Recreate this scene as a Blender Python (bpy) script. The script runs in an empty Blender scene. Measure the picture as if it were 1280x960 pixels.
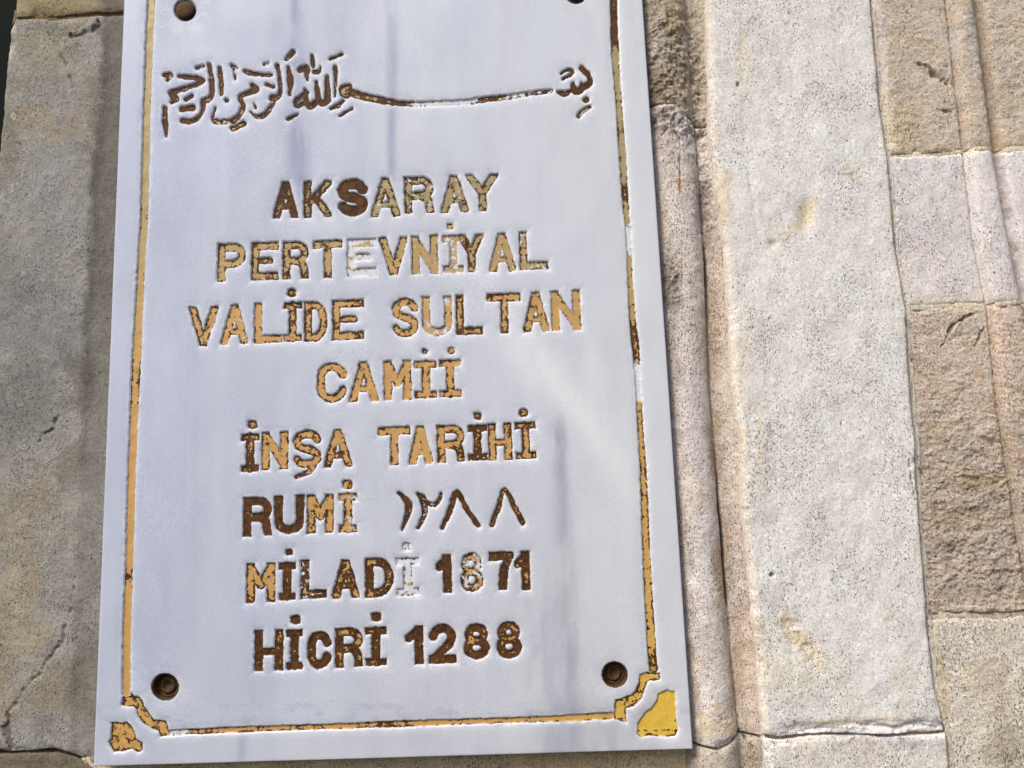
import bpy, math, random
import numpy as np
from mathutils import Matrix, Vector

random.seed(7)
rng = np.random.default_rng(11)
scene = bpy.context.scene
COL = scene.collection

# ------------------------------------------------------------------ camera
F_PX = 960.0                    # focal length in photograph pixels (1280 wide)
DIST = 0.85                     # metres from the wall
PITCH, ROLL = math.radians(8.3), math.radians(2.16)
cam_data = bpy.data.cameras.new('camera')
cam = bpy.data.objects.new('camera', cam_data)
COL.objects.link(cam)
cam_data.sensor_width = 36.0
cam_data.lens = 36.0 * F_PX / 1280.0
cam_data.clip_start = 0.01
cam_data.clip_end = 200
CAM_LOC = Vector((0.0, -DIST, 1.5))
CAM_ROT = Matrix.Rotation(math.pi / 2 + PITCH, 4, 'X') @ Matrix.Rotation(-ROLL, 4, 'Z')
cam.matrix_world = Matrix.Translation(CAM_LOC) @ CAM_ROT
scene.camera = cam

# ------------------------------------------------------------------ sky and sun (soft, from upper left)
SUN_DIR = Vector((-0.50, -0.62, 0.86)).normalized()      # from the wall towards the sun
sun_el = math.asin(SUN_DIR.z)
sun_az = math.atan2(SUN_DIR.x, SUN_DIR.y)
world = bpy.data.worlds.new('World')
scene.world = world
world.use_nodes = True
wn = world.node_tree.nodes
bg = wn['Background']
sky = wn.new('ShaderNodeTexSky')
sky.sky_type = 'NISHITA'
sky.sun_disc = False
sky.sun_elevation = sun_el
sky.sun_rotation = sun_az
sky.air_density = 1.0
sky.dust_density = 4.0
world.node_tree.links.new(sky.outputs[0], bg.inputs[0])
bg.inputs[1].default_value = 0.09
sl = bpy.data.lights.new('sun', 'SUN')
sl.energy = 1.5
sl.angle = math.radians(14)
sl.color = (1.0, 0.95, 0.87)
so = bpy.data.objects.new('sun', sl)
COL.objects.link(so)
so.rotation_euler = SUN_DIR.to_track_quat('Z', 'Y').to_euler()
scene.view_settings.view_transform = 'Standard'
scene.view_settings.look = 'None'
scene.view_settings.gamma = 1
scene.view_settings.exposure = 0.64

# ------------------------------------------------------------------ pixel of the photograph -> point on the wall plane
K = DIST / F_PX                 # metres per pixel near the picture centre
_R = np.array(CAM_ROT.to_3x3())
def at(x, y, plane):
    """point on the plane Y = -plane (metres in front of the wall) seen at photograph pixel x, y"""
    x = np.asarray(x, float); y = np.asarray(y, float)
    d = np.stack([(x - 640) / F_PX, -(y - 480) / F_PX, -np.ones_like(x)], -1) @ _R.T
    t = (DIST - plane) / d[..., 1]
    P = d * t[..., None]
    P[..., 0] += CAM_LOC.x; P[..., 1] += CAM_LOC.y; P[..., 2] += CAM_LOC.z
    return P
VP = (393.0, -6080.0)

# ------------------------------------------------------------------ numpy noise
def _hash(ix, iy, seed):
    h = (ix.astype(np.int64) * 374761393 + iy.astype(np.int64) * 668265263 + seed * 982451653) & 0x7fffffff
    h = ((h ^ (h >> 13)) * 1274126177) & 0x7fffffff
    h = (h ^ (h >> 16)) & 0xffffff
    return h / float(0xffffff)
def vnoise(x, y, seed=0):
    xi = np.floor(x); yi = np.floor(y)
    fx = x - xi; fy = y - yi
    fx = fx * fx * fx * (fx * (fx * 6 - 15) + 10); fy = fy * fy * fy * (fy * (fy * 6 - 15) + 10)
    a = _hash(xi, yi, seed); b = _hash(xi + 1, yi, seed); c = _hash(xi, yi + 1, seed); d = _hash(xi + 1, yi + 1, seed)
    return (a + (b - a) * fx) * (1 - fy) + (c + (d - c) * fx) * fy
def fbm(x, y, sx, sy=None, octv=4, seed=0, gain=0.5):
    """-1..1 noise with features of sx by sy pixels"""
    sy = sy or sx
    v = 0; a = 1; t = 0
    ca, sa = 0.8, 0.6
    X = x / sx; Y = y / sy
    for k in range(octv):
        v = v + a * (vnoise(X, Y, seed + k * 17) * 2 - 1)
        t += a; a *= gain
        X, Y = (X * ca - Y * sa) * 2.03 + 11.3, (X * sa + Y * ca) * 2.03 + 5.7
    return v / t * 1.6
def sstep(a, b, x):
    t = np.clip((x - a) / (b - a), 0, 1)
    return t * t * (3 - 2 * t)
def pl(pts, y):
    """x of a polyline [(y, x), ...] at y"""
    return np.interp(y, [p[0] for p in pts], [p[1] for p in pts])
def seg_sd(x, y, strokes):
    """distance to round-ended tapering strokes: each a list of (x, y, r)"""
    d = np.full(np.shape(x), 1e3)
    for st in strokes:
        if len(st) == 1: st = [st[0], (st[0][0] + .01, st[0][1], st[0][2])]
        for (x1, y1, r1), (x2, y2, r2) in zip(st[:-1], st[1:]):
            vx, vy = x2 - x1, y2 - y1
            t = np.clip(((x - x1) * vx + (y - y1) * vy) / (vx * vx + vy * vy + 1e-9), 0, 1)
            d = np.minimum(d, np.hypot(x - x1 - t * vx, y - y1 - t * vy) - (r1 + (r2 - r1) * t))
    return d
def poly_sd(x, y, P):
    d = np.full(np.shape(x), 1e6); ins = np.zeros(np.shape(x), bool)
    n = len(P)
    for i in range(n):
        x1, y1 = P[i]; x2, y2 = P[(i + 1) % n]
        vx, vy = x2 - x1, y2 - y1
        t = np.clip(((x - x1) * vx + (y - y1) * vy) / (vx * vx + vy * vy + 1e-9), 0, 1)
        d = np.minimum(d, np.hypot(x - x1 - t * vx, y - y1 - t * vy))
        c = ((y1 > y) != (y2 > y)) & (x < (x2 - x1) * (y - y1) / (y2 - y1 + 1e-12) + x1)
        ins ^= c
    return np.where(ins, -d, d)
def lin(r, g, b):
    f = lambda c: (c / 255 / 12.92) if c / 255 <= .04045 else ((c / 255 + .055) / 1.055) ** 2.4
    return np.array([f(r), f(g), f(b)])

# ------------------------------------------------------------------ objects
def empty(name, loc, **props):
    o = bpy.data.objects.new(name, None); COL.objects.link(o)
    o.location = loc
    o.empty_display_size = 0.05
    for k, v in props.items(): o[k] = v
    return o
def link_mesh(name, me, mat, parent, label=None, kind=None):
    me.materials.append(mat)
    o = bpy.data.objects.new(name, me); COL.objects.link(o)
    if parent is not None:
        o.parent = parent
        o.matrix_parent_inverse = Matrix.Translation(parent.location).inverted()
    if label: o['label'] = label
    if kind: o['kind'] = kind
    return o
def np_mesh(name, V, quads, tris=None, smooth=True, cols=None, attrs=None):
    me = bpy.data.meshes.new(name)
    V = np.asarray(V, np.float32)
    nq = len(quads); nt = 0 if tris is None else len(tris)
    me.vertices.add(len(V)); me.vertices.foreach_set('co', V.ravel())
    loops = np.asarray(quads, np.int32).ravel()
    starts = np.arange(nq, dtype=np.int32) * 4
    if nt:
        starts = np.concatenate([starts, nq * 4 + np.arange(nt, dtype=np.int32) * 3])
        loops = np.concatenate([loops, np.asarray(tris, np.int32).ravel()])
    me.loops.add(len(loops)); me.loops.foreach_set('vertex_index', loops)
    me.polygons.add(nq + nt); me.polygons.foreach_set('loop_start', starts)
    me.update(calc_edges=True)
    me.polygons.foreach_set('use_smooth', np.full(nq + nt, smooth))
    if cols is not None:
        a = me.color_attributes.new('tint', 'FLOAT_COLOR', 'POINT')
        c = np.ones((len(V), 4), np.float32); c[:, :cols.shape[1]] = cols
        a.data.foreach_set('color', c.ravel())
    for k, v in (attrs or {}).items():
        a = me.attributes.new(k, 'FLOAT', 'POINT'); a.data.foreach_set('value', np.asarray(v, np.float32))
    return me
def grid_quads(nr, nc):
    i = np.arange(nr * nc).reshape(nr, nc)
    return np.stack([i[:-1, :-1], i[1:, :-1], i[1:, 1:], i[:-1, 1:]], -1).reshape(-1, 4)

# ------------------------------------------------------------------ materials
class NT:
    def __init__(s, name):
        s.m = bpy.data.materials.new(name); s.m.use_nodes = True
        s.t = s.m.node_tree; s.n = s.t.nodes; s.b = s.n['Principled BSDF']
        s.co = s.n.new('ShaderNodeTexCoord').outputs['Object']
    def link(s, a, b): s.t.links.new(a, b)
    def put(s, v, inp):
        if isinstance(v, (int, float, tuple, list)): inp.default_value = v
        else: s.link(v, inp)
    def map(s, scale, loc=(0, 0, 0), rot=(0, 0, 0)):
        n = s.n.new('ShaderNodeMapping'); s.link(s.co, n.inputs[0])
        n.inputs['Scale'].default_value = scale; n.inputs['Location'].default_value = loc; n.inputs['Rotation'].default_value = rot
        return n.outputs[0]
    def noise(s, scale, detail=4, rough=.55, vec=None, dist=0):
        n = s.n.new('ShaderNodeTexNoise'); s.link(vec or s.co, n.inputs['Vector'])
        n.inputs['Scale'].default_value = scale; n.inputs['Detail'].default_value = detail
        n.inputs['Roughness'].default_value = rough; n.inputs['Distortion'].default_value = dist
        return n.outputs['Fac']
    def voro(s, scale, vec=None, feature='F1', out='Distance', rnd=1):
        n = s.n.new('ShaderNodeTexVoronoi'); n.feature = feature; s.link(vec or s.co, n.inputs['Vector'])
        n.inputs['Scale'].default_value = scale; n.inputs['Randomness'].default_value = rnd
        return n.outputs[out]
    def math(s, op, a, b=0.0, c=0.0, clamp=False):
        n = s.n.new('ShaderNodeMath'); n.operation = op; n.use_clamp = clamp
        for k, v in enumerate((a, b, c)): s.put(v, n.inputs[k])
        return n.outputs[0]
    def ramp(s, v, a, b, lo=0.0, hi=1.0):
        n = s.n.new('ShaderNodeMapRange'); n.interpolation_type = 'SMOOTHSTEP'
        for k, q in enumerate((v, a, b, lo, hi)): s.put(q, n.inputs[k])
        return n.outputs[0]
    def mix(s, f, a, b, mode='MIX'):
        n = s.n.new('ShaderNodeMix'); n.data_type = 'RGBA'; n.blend_type = mode
        s.put(f, n.inputs[0])
        for v, i in ((a, 6), (b, 7)):
            if isinstance(v, (tuple, list, np.ndarray)): v = tuple(float(q) for q in v[:3]) + (1.0,)
            s.put(v, n.inputs[i])
        return n.outputs[2]
    def attr(s, name, out='Fac'):
        n = s.n.new('ShaderNodeAttribute'); n.attribute_name = name
        return n.outputs[out]
    def bump(s, h, strength, dist, prev=None):
        n = s.n.new('ShaderNodeBump'); n.inputs['Strength'].default_value = strength; n.inputs['Distance'].default_value = dist
        s.link(h, n.inputs['Height'])
        if prev: s.link(prev, n.inputs['Normal'])
        return n.outputs[0]

def stone_material(name, pit_color=(.085, .07, .06), grain=.13):
    """weathered limestone: 'tint' carries its own colour, 'pit' how pitted, 'rough' how broken the face is"""
    s = NT(name)
    pit = s.attr('pit'); rg = s.attr('rough'); base = s.attr('tint', 'Color')
    vec = s.map((1.0, 1.0, .62), rot=(0, math.radians(12), 0))
    fine = s.noise(1000, 3, .75)
    grit = s.noise(620, 2, .6, vec=s.map((1.0, 1.0, .6), loc=(2, 5, 1), rot=(0, math.radians(-15), 0)))
    med = s.noise(300, 5, .7)
    big = s.noise(60, 5, .65)
    # scattered small holes: cells whose centre is close, thinned by a slow noise
    v1 = s.voro(430, vec); d1 = s.noise(120, 4, .75)
    hole1 = s.math('MULTIPLY', s.ramp(v1, .34, .16), s.ramp(s.math('ADD', d1, s.math('MULTIPLY', pit, .16)), .565, .62))
    v2 = s.voro(900, vec)
    hole3 = s.math('MULTIPLY', s.ramp(v2, .36, .16), s.ramp(s.math('ADD', s.noise(200, 3, .7, vec=s.map((1, 1, 1), loc=(7, 3, 8))), s.math('MULTIPLY', pit, .14)), .54, .60))
    wv = s.noise(560, 4, .7, vec=s.map((1.0, 1.0, .42), loc=(3, 1, 2), rot=(0, math.radians(-22), 0)))
    hole2 = s.ramp(s.math('ADD', wv, s.math('MULTIPLY', pit, .09)), .675, .74)
    v4 = s.voro(170, vec)
    hole4 = s.math('MULTIPLY', s.ramp(s.math('ADD', v4, s.math('MULTIPLY', s.math('SUBTRACT', fine, .5), .25)), .22, .10), s.ramp(s.math('ADD', s.noise(45, 3, .7), s.math('MULTIPLY', pit, .09)), .60, .66))
    hole1 = s.math('MAXIMUM', hole1, hole4)
    hole = s.math('MAXIMUM', s.math('MAXIMUM', hole1, hole2), s.math('MULTIPLY', hole3, .75))
    br = s.noise(330, 6, .78, vec=s.map((.8, 1, 1.2), loc=(9, 0, 4)))
    br2 = s.noise(120, 5, .7, vec=s.map((.8, 1, 1.4), loc=(1, 0, 4)), dist=.6)
    crev = s.math('MULTIPLY', s.math('MAXIMUM', s.ramp(br, .45, .34), s.ramp(br2, .42, .34)), rg)
    c = s.mix(1.0, base, s.mix(s.ramp(fine, .32, .68), (1 - grain,) * 3, (1 + grain * .8,) * 3), 'MULTIPLY')
    c = s.mix(1.0, c, s.mix(s.ramp(grit, .3, .7), (1 - grain, 1 - grain, 1 - grain * 1.1), (1 + grain * .7,) * 3), 'MULTIPLY')
    c = s.mix(1.0, c, s.mix(s.ramp(med, .32, .68), (.90, .885, .865), (1.09, 1.09, 1.095)), 'MULTIPLY')
    c = s.mix(1.0, c, s.mix(s.ramp(big, .32, .68), (.94, .925, .90), (1.06, 1.065, 1.075)), 'MULTIPLY')
    c = s.mix(s.math('MULTIPLY', s.ramp(br, .52, .66), s.math('MULTIPLY', rg, .55)), c, s.mix(1.0, base, (1.25, 1.25, 1.27), 'MULTIPLY'))
    c = s.mix(s.math('MULTIPLY', hole, .78), c, pit_color)
    c = s.mix(s.math('MULTIPLY', crev, .55), c, s.mix(1.0, base, (.45, .36, .28), 'MULTIPLY'))
    s.link(c, s.b.inputs['Base Color'])
    s.b.inputs['Roughness'].default_value = .9
    s.b.inputs['Specular IOR Level'].default_value = .2
    h = s.math('SUBTRACT', s.math('ADD', s.math('MULTIPLY', fine, .3), s.math('MULTIPLY', grit, .3)), hole)
    n1 = s.bump(h, .6, .0010)
    n2 = s.bump(med, .45, .0016, n1)
    n3 = s.bump(s.math('MULTIPLY', br, rg), .9, .0055, n2)
    s.link(n3, s.b.inputs['Normal'])
    return s.m
STONE = stone_material('weathered limestone')
MORTAR = stone_material('lime mortar', (.05, .045, .04), .2)

def marble_material():
    s = NT('plaque marble')
    base = s.attr('tint', 'Color'); tooth = s.attr('tooth')
    fine = s.noise(820, 4, .8); med = s.noise(300, 4, .65)
    cloud = s.noise(26, 5, .6, vec=s.map((1, 1, .35)))
    c = s.mix(1.0, base, s.mix(s.ramp(cloud, .3, .7), (.955, .955, .97), (1.04, 1.04, 1.03)), 'MULTIPLY')
    sp = s.mix(s.ramp(fine, .32, .68), (.77, .79, .86), (1.18, 1.17, 1.13))
    c = s.mix(tooth, c, s.mix(1.0, c, sp, 'MULTIPLY'))
    c = s.mix(1.0, c, s.mix(s.ramp(med, .35, .65), (.975, .975, .985), (1.02, 1.02, 1.015)), 'MULTIPLY')
    # tiny dark specks of dirt
    spk = s.math('MULTIPLY', s.ramp(s.voro(260), .10, .05), s.ramp(s.noise(90, 2), .60, .68))
    c = s.mix(s.math('MULTIPLY', spk, .35), c, (.15, .13, .11))
    s.link(c, s.b.inputs['Base Color'])
    s.link(s.math('ADD', .34, s.math('MULTIPLY', tooth, .25)), s.b.inputs['Roughness'])
    s.b.inputs['Specular IOR Level'].default_value = .45
    s.b.inputs['Subsurface Weight'].default_value = 0.0
    n = s.bump(s.math('MULTIPLY', fine, s.math('ADD', tooth, .12)), .35, .0006)
    n = s.bump(med, .12, .0012, n)
    s.link(n, s.b.inputs['Normal'])
    return s.m
MARBLE = marble_material()

def paint_material():
    """flaking gilding over a brown bole; attributes: gold, bare (0..1 how much is left or lost), edge (0 rim .. 1 middle), hue"""
    s = NT('flaking gold paint over brown primer')
    gold = s.attr('gold'); bare = s.attr('bare'); edge = s.attr('edge'); hue = s.attr('hue')
    n1 = s.noise(190, 6, .66, dist=.8)
    nl = s.noise(70, 3, .5, vec=s.map((1, 1, 1), loc=(2.1, 7.2, 1.3)))
    n2 = s.noise(150, 6, .68, vec=s.map((1, 1, 1), loc=(5.1, 2.2, 7.3)), dist=.6)
    n3 = s.noise(1100, 3, .6)
    g = s.math('MULTIPLY', s.math('SUBTRACT', n1, .5), 2.7)
    g = s.math('ADD', s.math('ADD', g, .5), s.math('MULTIPLY', s.math('SUBTRACT', gold, .58), 1.1))
    g = s.math('ADD', g, s.math('MULTIPLY', s.math('SUBTRACT', edge, .60), .52))
    g = s.math('ADD', g, s.math('MULTIPLY', s.math('SUBTRACT', nl, .5), 1.1))
    gm = s.ramp(g, .50, .535)
    b = s.math('MULTIPLY', s.math('SUBTRACT', n2, .5), 2.2)
    b = s.math('ADD', s.math('ADD', b, .5), s.math('MULTIPLY', s.math('SUBTRACT', bare, .5), .95))
    b = s.math('ADD', b, s.math('MULTIPLY', s.math('SUBTRACT', edge, .5), .12))
    bm = s.ramp(b, .505, .53)
    cream = tuple(lin(172, 158, 118)); orange = tuple(lin(208, 166, 106)); yellow = tuple(lin(236, 198, 84))
    s.b.inputs['Specular IOR Level'].default_value = .18
    gc = s.mix(s.ramp(hue, 0, .5), cream, orange)
    gc = s.mix(s.ramp(hue, .5, 1), gc, yellow)
    gc = s.mix(1.0, gc, s.mix(s.ramp(n3, .3, .7), (.86, .83, .78), (1.08, 1.08, 1.1)), 'MULTIPLY')
    br = s.mix(s.ramp(s.noise(220, 5, .7), .35, .65), tuple(lin(60, 38, 20)), tuple(lin(100, 66, 34)))
    br = s.mix(s.ramp(n3, .55, .75), br, tuple(lin(112, 74, 38)))
    c = s.mix(gm, br, gc)
    c = s.mix(bm, c, tuple(lin(222, 224, 230)))
    s.link(c, s.b.inputs['Base Color'])
    s.link(s.math('MULTIPLY', s.math('MULTIPLY', gm, s.math('SUBTRACT', 1.0, bm)), .10), s.b.inputs['Metallic'])
    s.link(s.math('SUBTRACT', .62, s.math('MULTIPLY', gm, .18)), s.b.inputs['Roughness'])
    hgt = s.math('SUBTRACT', s.math('ADD', s.math('MULTIPLY', gm, .5), s.math('MULTIPLY', n3, .25)), bm)
    s.link(s.bump(hgt, .8, .0005), s.b.inputs['Normal'])
    return s.m
PAINT = paint_material()

def metal_material():
    s = NT('rusty brass screw')
    n = s.noise(380, 5, .7)
    c = s.mix(s.ramp(n, .35, .65), tuple(lin(66, 48, 30)), tuple(lin(98, 72, 42)))
    c = s.mix(s.ramp(s.noise(700, 3, .7), .55, .7), c, tuple(lin(60, 50, 38)))
    s.link(c, s.b.inputs['Base Color'])
    s.b.inputs['Metallic'].default_value = .15
    s.b.inputs['Specular IOR Level'].default_value = .2
    s.b.inputs['Roughness'].default_value = .7
    s.link(s.bump(n, .5, .0008), s.b.inputs['Normal'])
    return s.m
METAL = metal_material()
def dark_material():
    s = NT('dark green paint')
    n = s.noise(30, 4, .6)
    s.link(s.mix(n, (.004, .007, .006), (.007, .012, .010)), s.b.inputs['Base Color'])
    s.b.inputs['Roughness'].default_value = .8
    s.b.inputs['Specular IOR Level'].default_value = .08
    return s.m
DARK = dark_material()

# ================================================================== THE WALL
wall_root = empty('stone_wall', (0, 0, 1.2), label='weathered pale limestone wall with pilasters and a long rounded moulding behind the plaque', category='wall')

ROLL_L = [(-60, 790), (0, 797), (320, 819), (640, 840), (1020, 864)]
ROLL_R = [(-60, 855), (0, 860), (190, 873), (320, 883), (480, 889), (640, 902), (800, 914), (920, 927), (1020, 934)]
FAS_L = [(-60, 880), (0, 884), (190, 890), (320, 908), (480, 918), (560, 928), (640, 930), (800, 946), (920, 956), (1020, 962)]
FAS_R = [(-60, 1084), (0, 1089), (140, 1101), (195, 1110), (310, 1120), (385, 1133), (500, 1139), (540, 1144), (600, 1146), (640, 1149),
         (750, 1158), (780, 1160), (860, 1170), (910, 1183), (960, 1188), (1020, 1194)]
BEAD_L = [(-60, 1177), (0, 1184), (190, 1206), (300, 1219), (385, 1236), (520, 1250), (640, 1268), (770, 1290), (1020, 1325)]
BEAD_R = [(-60, 1211), (0, 1219), (190, 1243), (320, 1267), (400, 1284), (640, 1318), (1020, 1372)]
LEFT_E = [(-60, 129), (60, 128), (130, 125), (175, 121), (235, 117), (320, 114), (420, 106), (560, 102), (720, 97), (1020, 88)]

def prof_right(x, y):
    """how far the stone stands out of the wall (pixels) right of the plaque: roll, cove, fascia, wall with bead"""
    rl, rr, fl, fr, bl, brr = [pl(p, y) for p in (ROLL_L, ROLL_R, FAS_L, FAS_R, BEAD_L, BEAD_R)]
    w = fbm(x, y, 60, 60, 3, 5) * 1.2
    t = np.clip((x - rl) / (rr - rl), 0, 1)
    h = -6 + 29 * np.sqrt(np.clip(1 - (2 * t - 1) ** 2, 0, 1)) ** .95
    # cove then fascia
    c = np.clip((x - rr) / (fl - rr), 0, 1)
    cove = 3 + 4 * c ** 2 + 17 * c ** 5
    h = np.where(x > rr, cove + w, np.maximum(h, 3 * t))
    h = np.where(x > fl, 27 + w * .6 - 2.5 * np.exp(-((x - fl) / 4) ** 2), h)
    # a faint worn groove running down the fascia
    h -= .4 * np.exp(-((x - fl - 42) / 3.5) ** 2) * (x > fl)
    # right edge of the fascia, then the wall face behind it
    e = sstep(fr - 3, fr + 5, x)
    wallf = 17 - 7 * np.exp(-((x - bl - 1) / 3.0) ** 2)
    bt = np.clip((x - bl) / (brr - bl), 0, 1)
    wallf = wallf + 8 * np.sqrt(np.clip(1 - (2 * bt - 1) ** 2, 0, 1)) * ((bt > 0) & (bt < 1))
    wallf = wallf - 13 * np.exp(-((x - brr - 4) / 7.0) ** 2)
    return h * (1 - e) + wallf * e
def prof_left(x, y):
    e = pl(LEFT_E, y)
    k = .4 + .6 * (1 - sstep(330, 700, y))
    return 3.5 * (1 - sstep(e - 6, e + 10, x + fbm(x, y, 40, 60, 4, 77) * 5)) * k + 3 * (1 - k)
PL_MIN = 0.0

def blobs(x, y, col, items, seed=40):
    """irregular patches of stain and painted shade: (x, y, rx, ry, angle, rgb, strength)"""
    for k, (cx, cy, rx, ry, ang, rgb, st) in enumerate(items):
        a = math.radians(ang); dx = x - cx; dy = y - cy
        u = (dx * math.cos(a) + dy * math.sin(a)) / rx; v = (-dx * math.sin(a) + dy * math.cos(a)) / ry
        r = np.hypot(u, v) + fbm(x, y, max(6, min(rx, ry) * .8), None, 4, seed + k) * .45
        m = (1 - sstep(.35, 1.15, r)) * st
        col[...] = col * (1 - m[..., None]) + lin(*rgb) * m[..., None]
    return col

def stone(name, left, right, top, bottom, prof, colf, step=1.35, pit=.5, rough=0.0, relief=1.0, edge=3.0, plane=0.0, mat=STONE,
          seed=0, label=None, carve=None, back=30, rough_amp=3.2, chip=2.0):
    """one block: a finely broken front face with worn arrises and sides that run back into the wall; outlines as photo polylines"""
    ymid0, ymid1 = np.mean([p[1] for p in top]), np.mean([p[1] for p in bottom])
    ny = max(4, int((ymid1 - ymid0) / step)); 
    wid = pl(right, (ymid0 + ymid1) / 2) - pl(left, (ymid0 + ymid1) / 2)
    nx = max(4, int(wid / step))
    s = np.linspace(0, 1, nx)[None, :]; t = np.linspace(0, 1, ny)[:, None]
    y = ymid0 + (ymid1 - ymid0) * t + 0 * s
    for _ in range(2):
        xl, xr = pl(left, y), pl(right, y)
        x = xl + (xr - xl) * s
        yt = np.interp(x, [p[0] for p in top], [p[1] for p in top]); yb = np.interp(x, [p[0] for p in bottom], [p[1] for p in bottom])
        y = yt + (yb - yt) * t
    # wobble of the outline
    wob = 1.1
    dl, dr, dt, db = (x - xl), (xr - x), (y - yt), (yb - y)
    e = np.minimum(np.minimum(dl, dr), np.minimum(dt, db))
    fall = np.exp(-e / 6)
    x = x + fbm(x, y, 22, 22, 3, seed + 1) * wob * fall; y = y + fbm(x, y, 22, 22, 3, seed + 2) * wob * fall
    h = prof(x, y)
    en = np.clip(e + fbm(x, y, 9, 9, 4, seed + 3) * edge * .7, 0, None)
    h = h - chip * np.exp(-(en / edge) ** 1.3) - chip * 1.6 * np.clip(fbm(x, y, 16, 16, 4, seed + 12) - .25, 0, 1) * np.exp(-(en / (edge * 2.2)) ** 1.5)
    h = h + relief * (fbm(x, y, 90, 120, 3, seed + 4) * 1.0 + fbm(x, y, 14, 22, 4, seed + 5, .55) * .45)
    R = rough(x, y) if callable(rough) else np.full(x.shape, float(rough))
    if np.max(R) > 0:
        n1 = fbm(x, y, 20, 15, 6, seed + 6, .75); n2 = 1 - np.abs(fbm(x, y, 10, 8, 4, seed + 7, .75)) * 2
        h = h + R * (n1 * rough_amp - n2 * rough_amp * .35 - .5)
    C = np.zeros(x.shape + (3,)); C[...] = colf[0] if not callable(colf) else 0
    if callable(colf): C = colf(x, y)
    if carve is not None:
        h, C = carve(x, y, h, C)
    pitv = pit(x, y) if callable(pit) else np.full(x.shape, float(pit))
    pitv = pitv + fbm(x, y, 34, 60, 4, seed + 8) * .55 + .05
    P = at(x, y, plane + np.mean(h) * K)
    P[..., 1] = -(plane + h * K)
    V = P.reshape(-1, 3); nr, nc = x.shape
    idx = np.arange(nr * nc).reshape(nr, nc)
    ring = np.concatenate([idx[0, :], idx[1:, -1], idx[-1, -2::-1], idx[-2:0:-1, 0]])
    B = V[ring].copy(); B[:, 1] = -(plane - back * K)
    n0 = len(V); m = len(ring)
    j = np.arange(m); jn = (j + 1) % m
    sk = np.stack([ring, ring[jn], n0 + jn, n0 + j], -1)
    V = np.concatenate([V, B])
    Q = np.concatenate([grid_quads(nr, nc), sk])
    cc = np.concatenate([C.reshape(-1, 3), C.reshape(-1, 3)[ring]])
    ext = lambda a: np.concatenate([a.ravel(), a.ravel()[ring]])
    mx = cc.max(-1, keepdims=True); cc = cc * np.minimum(1, .84 / np.maximum(mx, 1e-4))
    me = np_mesh(name, V, Q, cols=np.clip(cc, .004, .9), attrs={'pit': ext(pitv), 'rough': ext(R)})
    return link_mesh(name, me, mat, wall_root, label)

def tintf(base, items=(), seed=40, var=.06, vs=(40, 60), warm=(1.05, 1.0, .92), gain=1.22):
    def f(x, y):
        C = np.zeros(x.shape + (3,)); C[...] = lin(*base)
        n = fbm(x, y, vs[0], vs[1], 5, seed)
        C = C * (1 + n[..., None] * var)
        w = np.clip(fbm(x, y, vs[0] * 1.4, vs[1] * 1.4, 4, seed + 9), 0, 1)[..., None]
        C = C * (1 - w + w * np.array(warm))
        return blobs(x, y, C, items, seed + 20) * gain
    return f
def crack(x, y, h, C, pts, w=1.2, depth=5, dark=(46, 40, 36), seed=3, st=.8, wob=2.5):
    xx = x + fbm(x, y, 14, 14, 4, seed) * wob; yy = y + fbm(x, y, 14, 14, 4, seed + 1) * wob
    d = seg_sd(xx, yy, [[(a, b, r * .7) for a, b, r in pts]]) + fbm(x, y, 7, 7, 4, seed + 6) * (1.2 + w * .8) + .5
    m = 1 - sstep(-.5, w + .9, d)
    h = h - depth * m
    C = C * (1 - (m * st)[..., None]) + lin(*dark) * (m * st)[..., None]
    return h, C

# ---- left pilaster
LB = [(-60, 23), (25, 21), (40, 14), (80, 9), (130, 5), (190, 0), (260, -8), (400, -30), (1020, -60)]
LR = [(-60, 182), (1020, 150)]
LGREY = (146, 144, 138)
def left_carve(x, y, h, C):
    h, C = crack(x, y, h, C, [(94, 722, .2), (86, 770, 1.2), (79, 800, 3.5), (60, 828, .4), (43, 850, 1.4), (14, 886, .4)], 1.4, 2.0, (100, 94, 82), 31, .4)
    h, C = crack(x, y, h, C, [(123, 24, 2), (125, 32, 2.6), (108, 40, .8), (86, 46, .4)], 1.4, 3.5, (84, 76, 60), 35, .55)
    h, C = crack(x, y, h, C, [(60, 40, .8), (72, 56, 1), (92, 110, .6)], 1.2, 2.0, (92, 86, 76), 36, .5)
    h, C = crack(x, y, h, C, [(10, 890, 1), (10, 915, 5), (14, 932, 4)], 2, 3, (92, 68, 54), 38, .6)
    h, C = crack(x, y, h, C, [(48, 552, .8), (66, 538, 1), (72, 520, 1.5)], 1.5, 2.5, (70, 66, 60), 39, .6)
    e = pl(LEFT_E, y)
    m = sstep(-6, 3, x + fbm(x, y, 20, 20, 3, 71) * 5 - e) * (1 - .55 * sstep(320, 640, y))   # strip beside the plaque: its shade painted dark into the colour
    g = lin(104, 99, 90)
    C = C * (1 - .7 * m[..., None]) + g * .7 * m[..., None]
    return h, C
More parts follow.
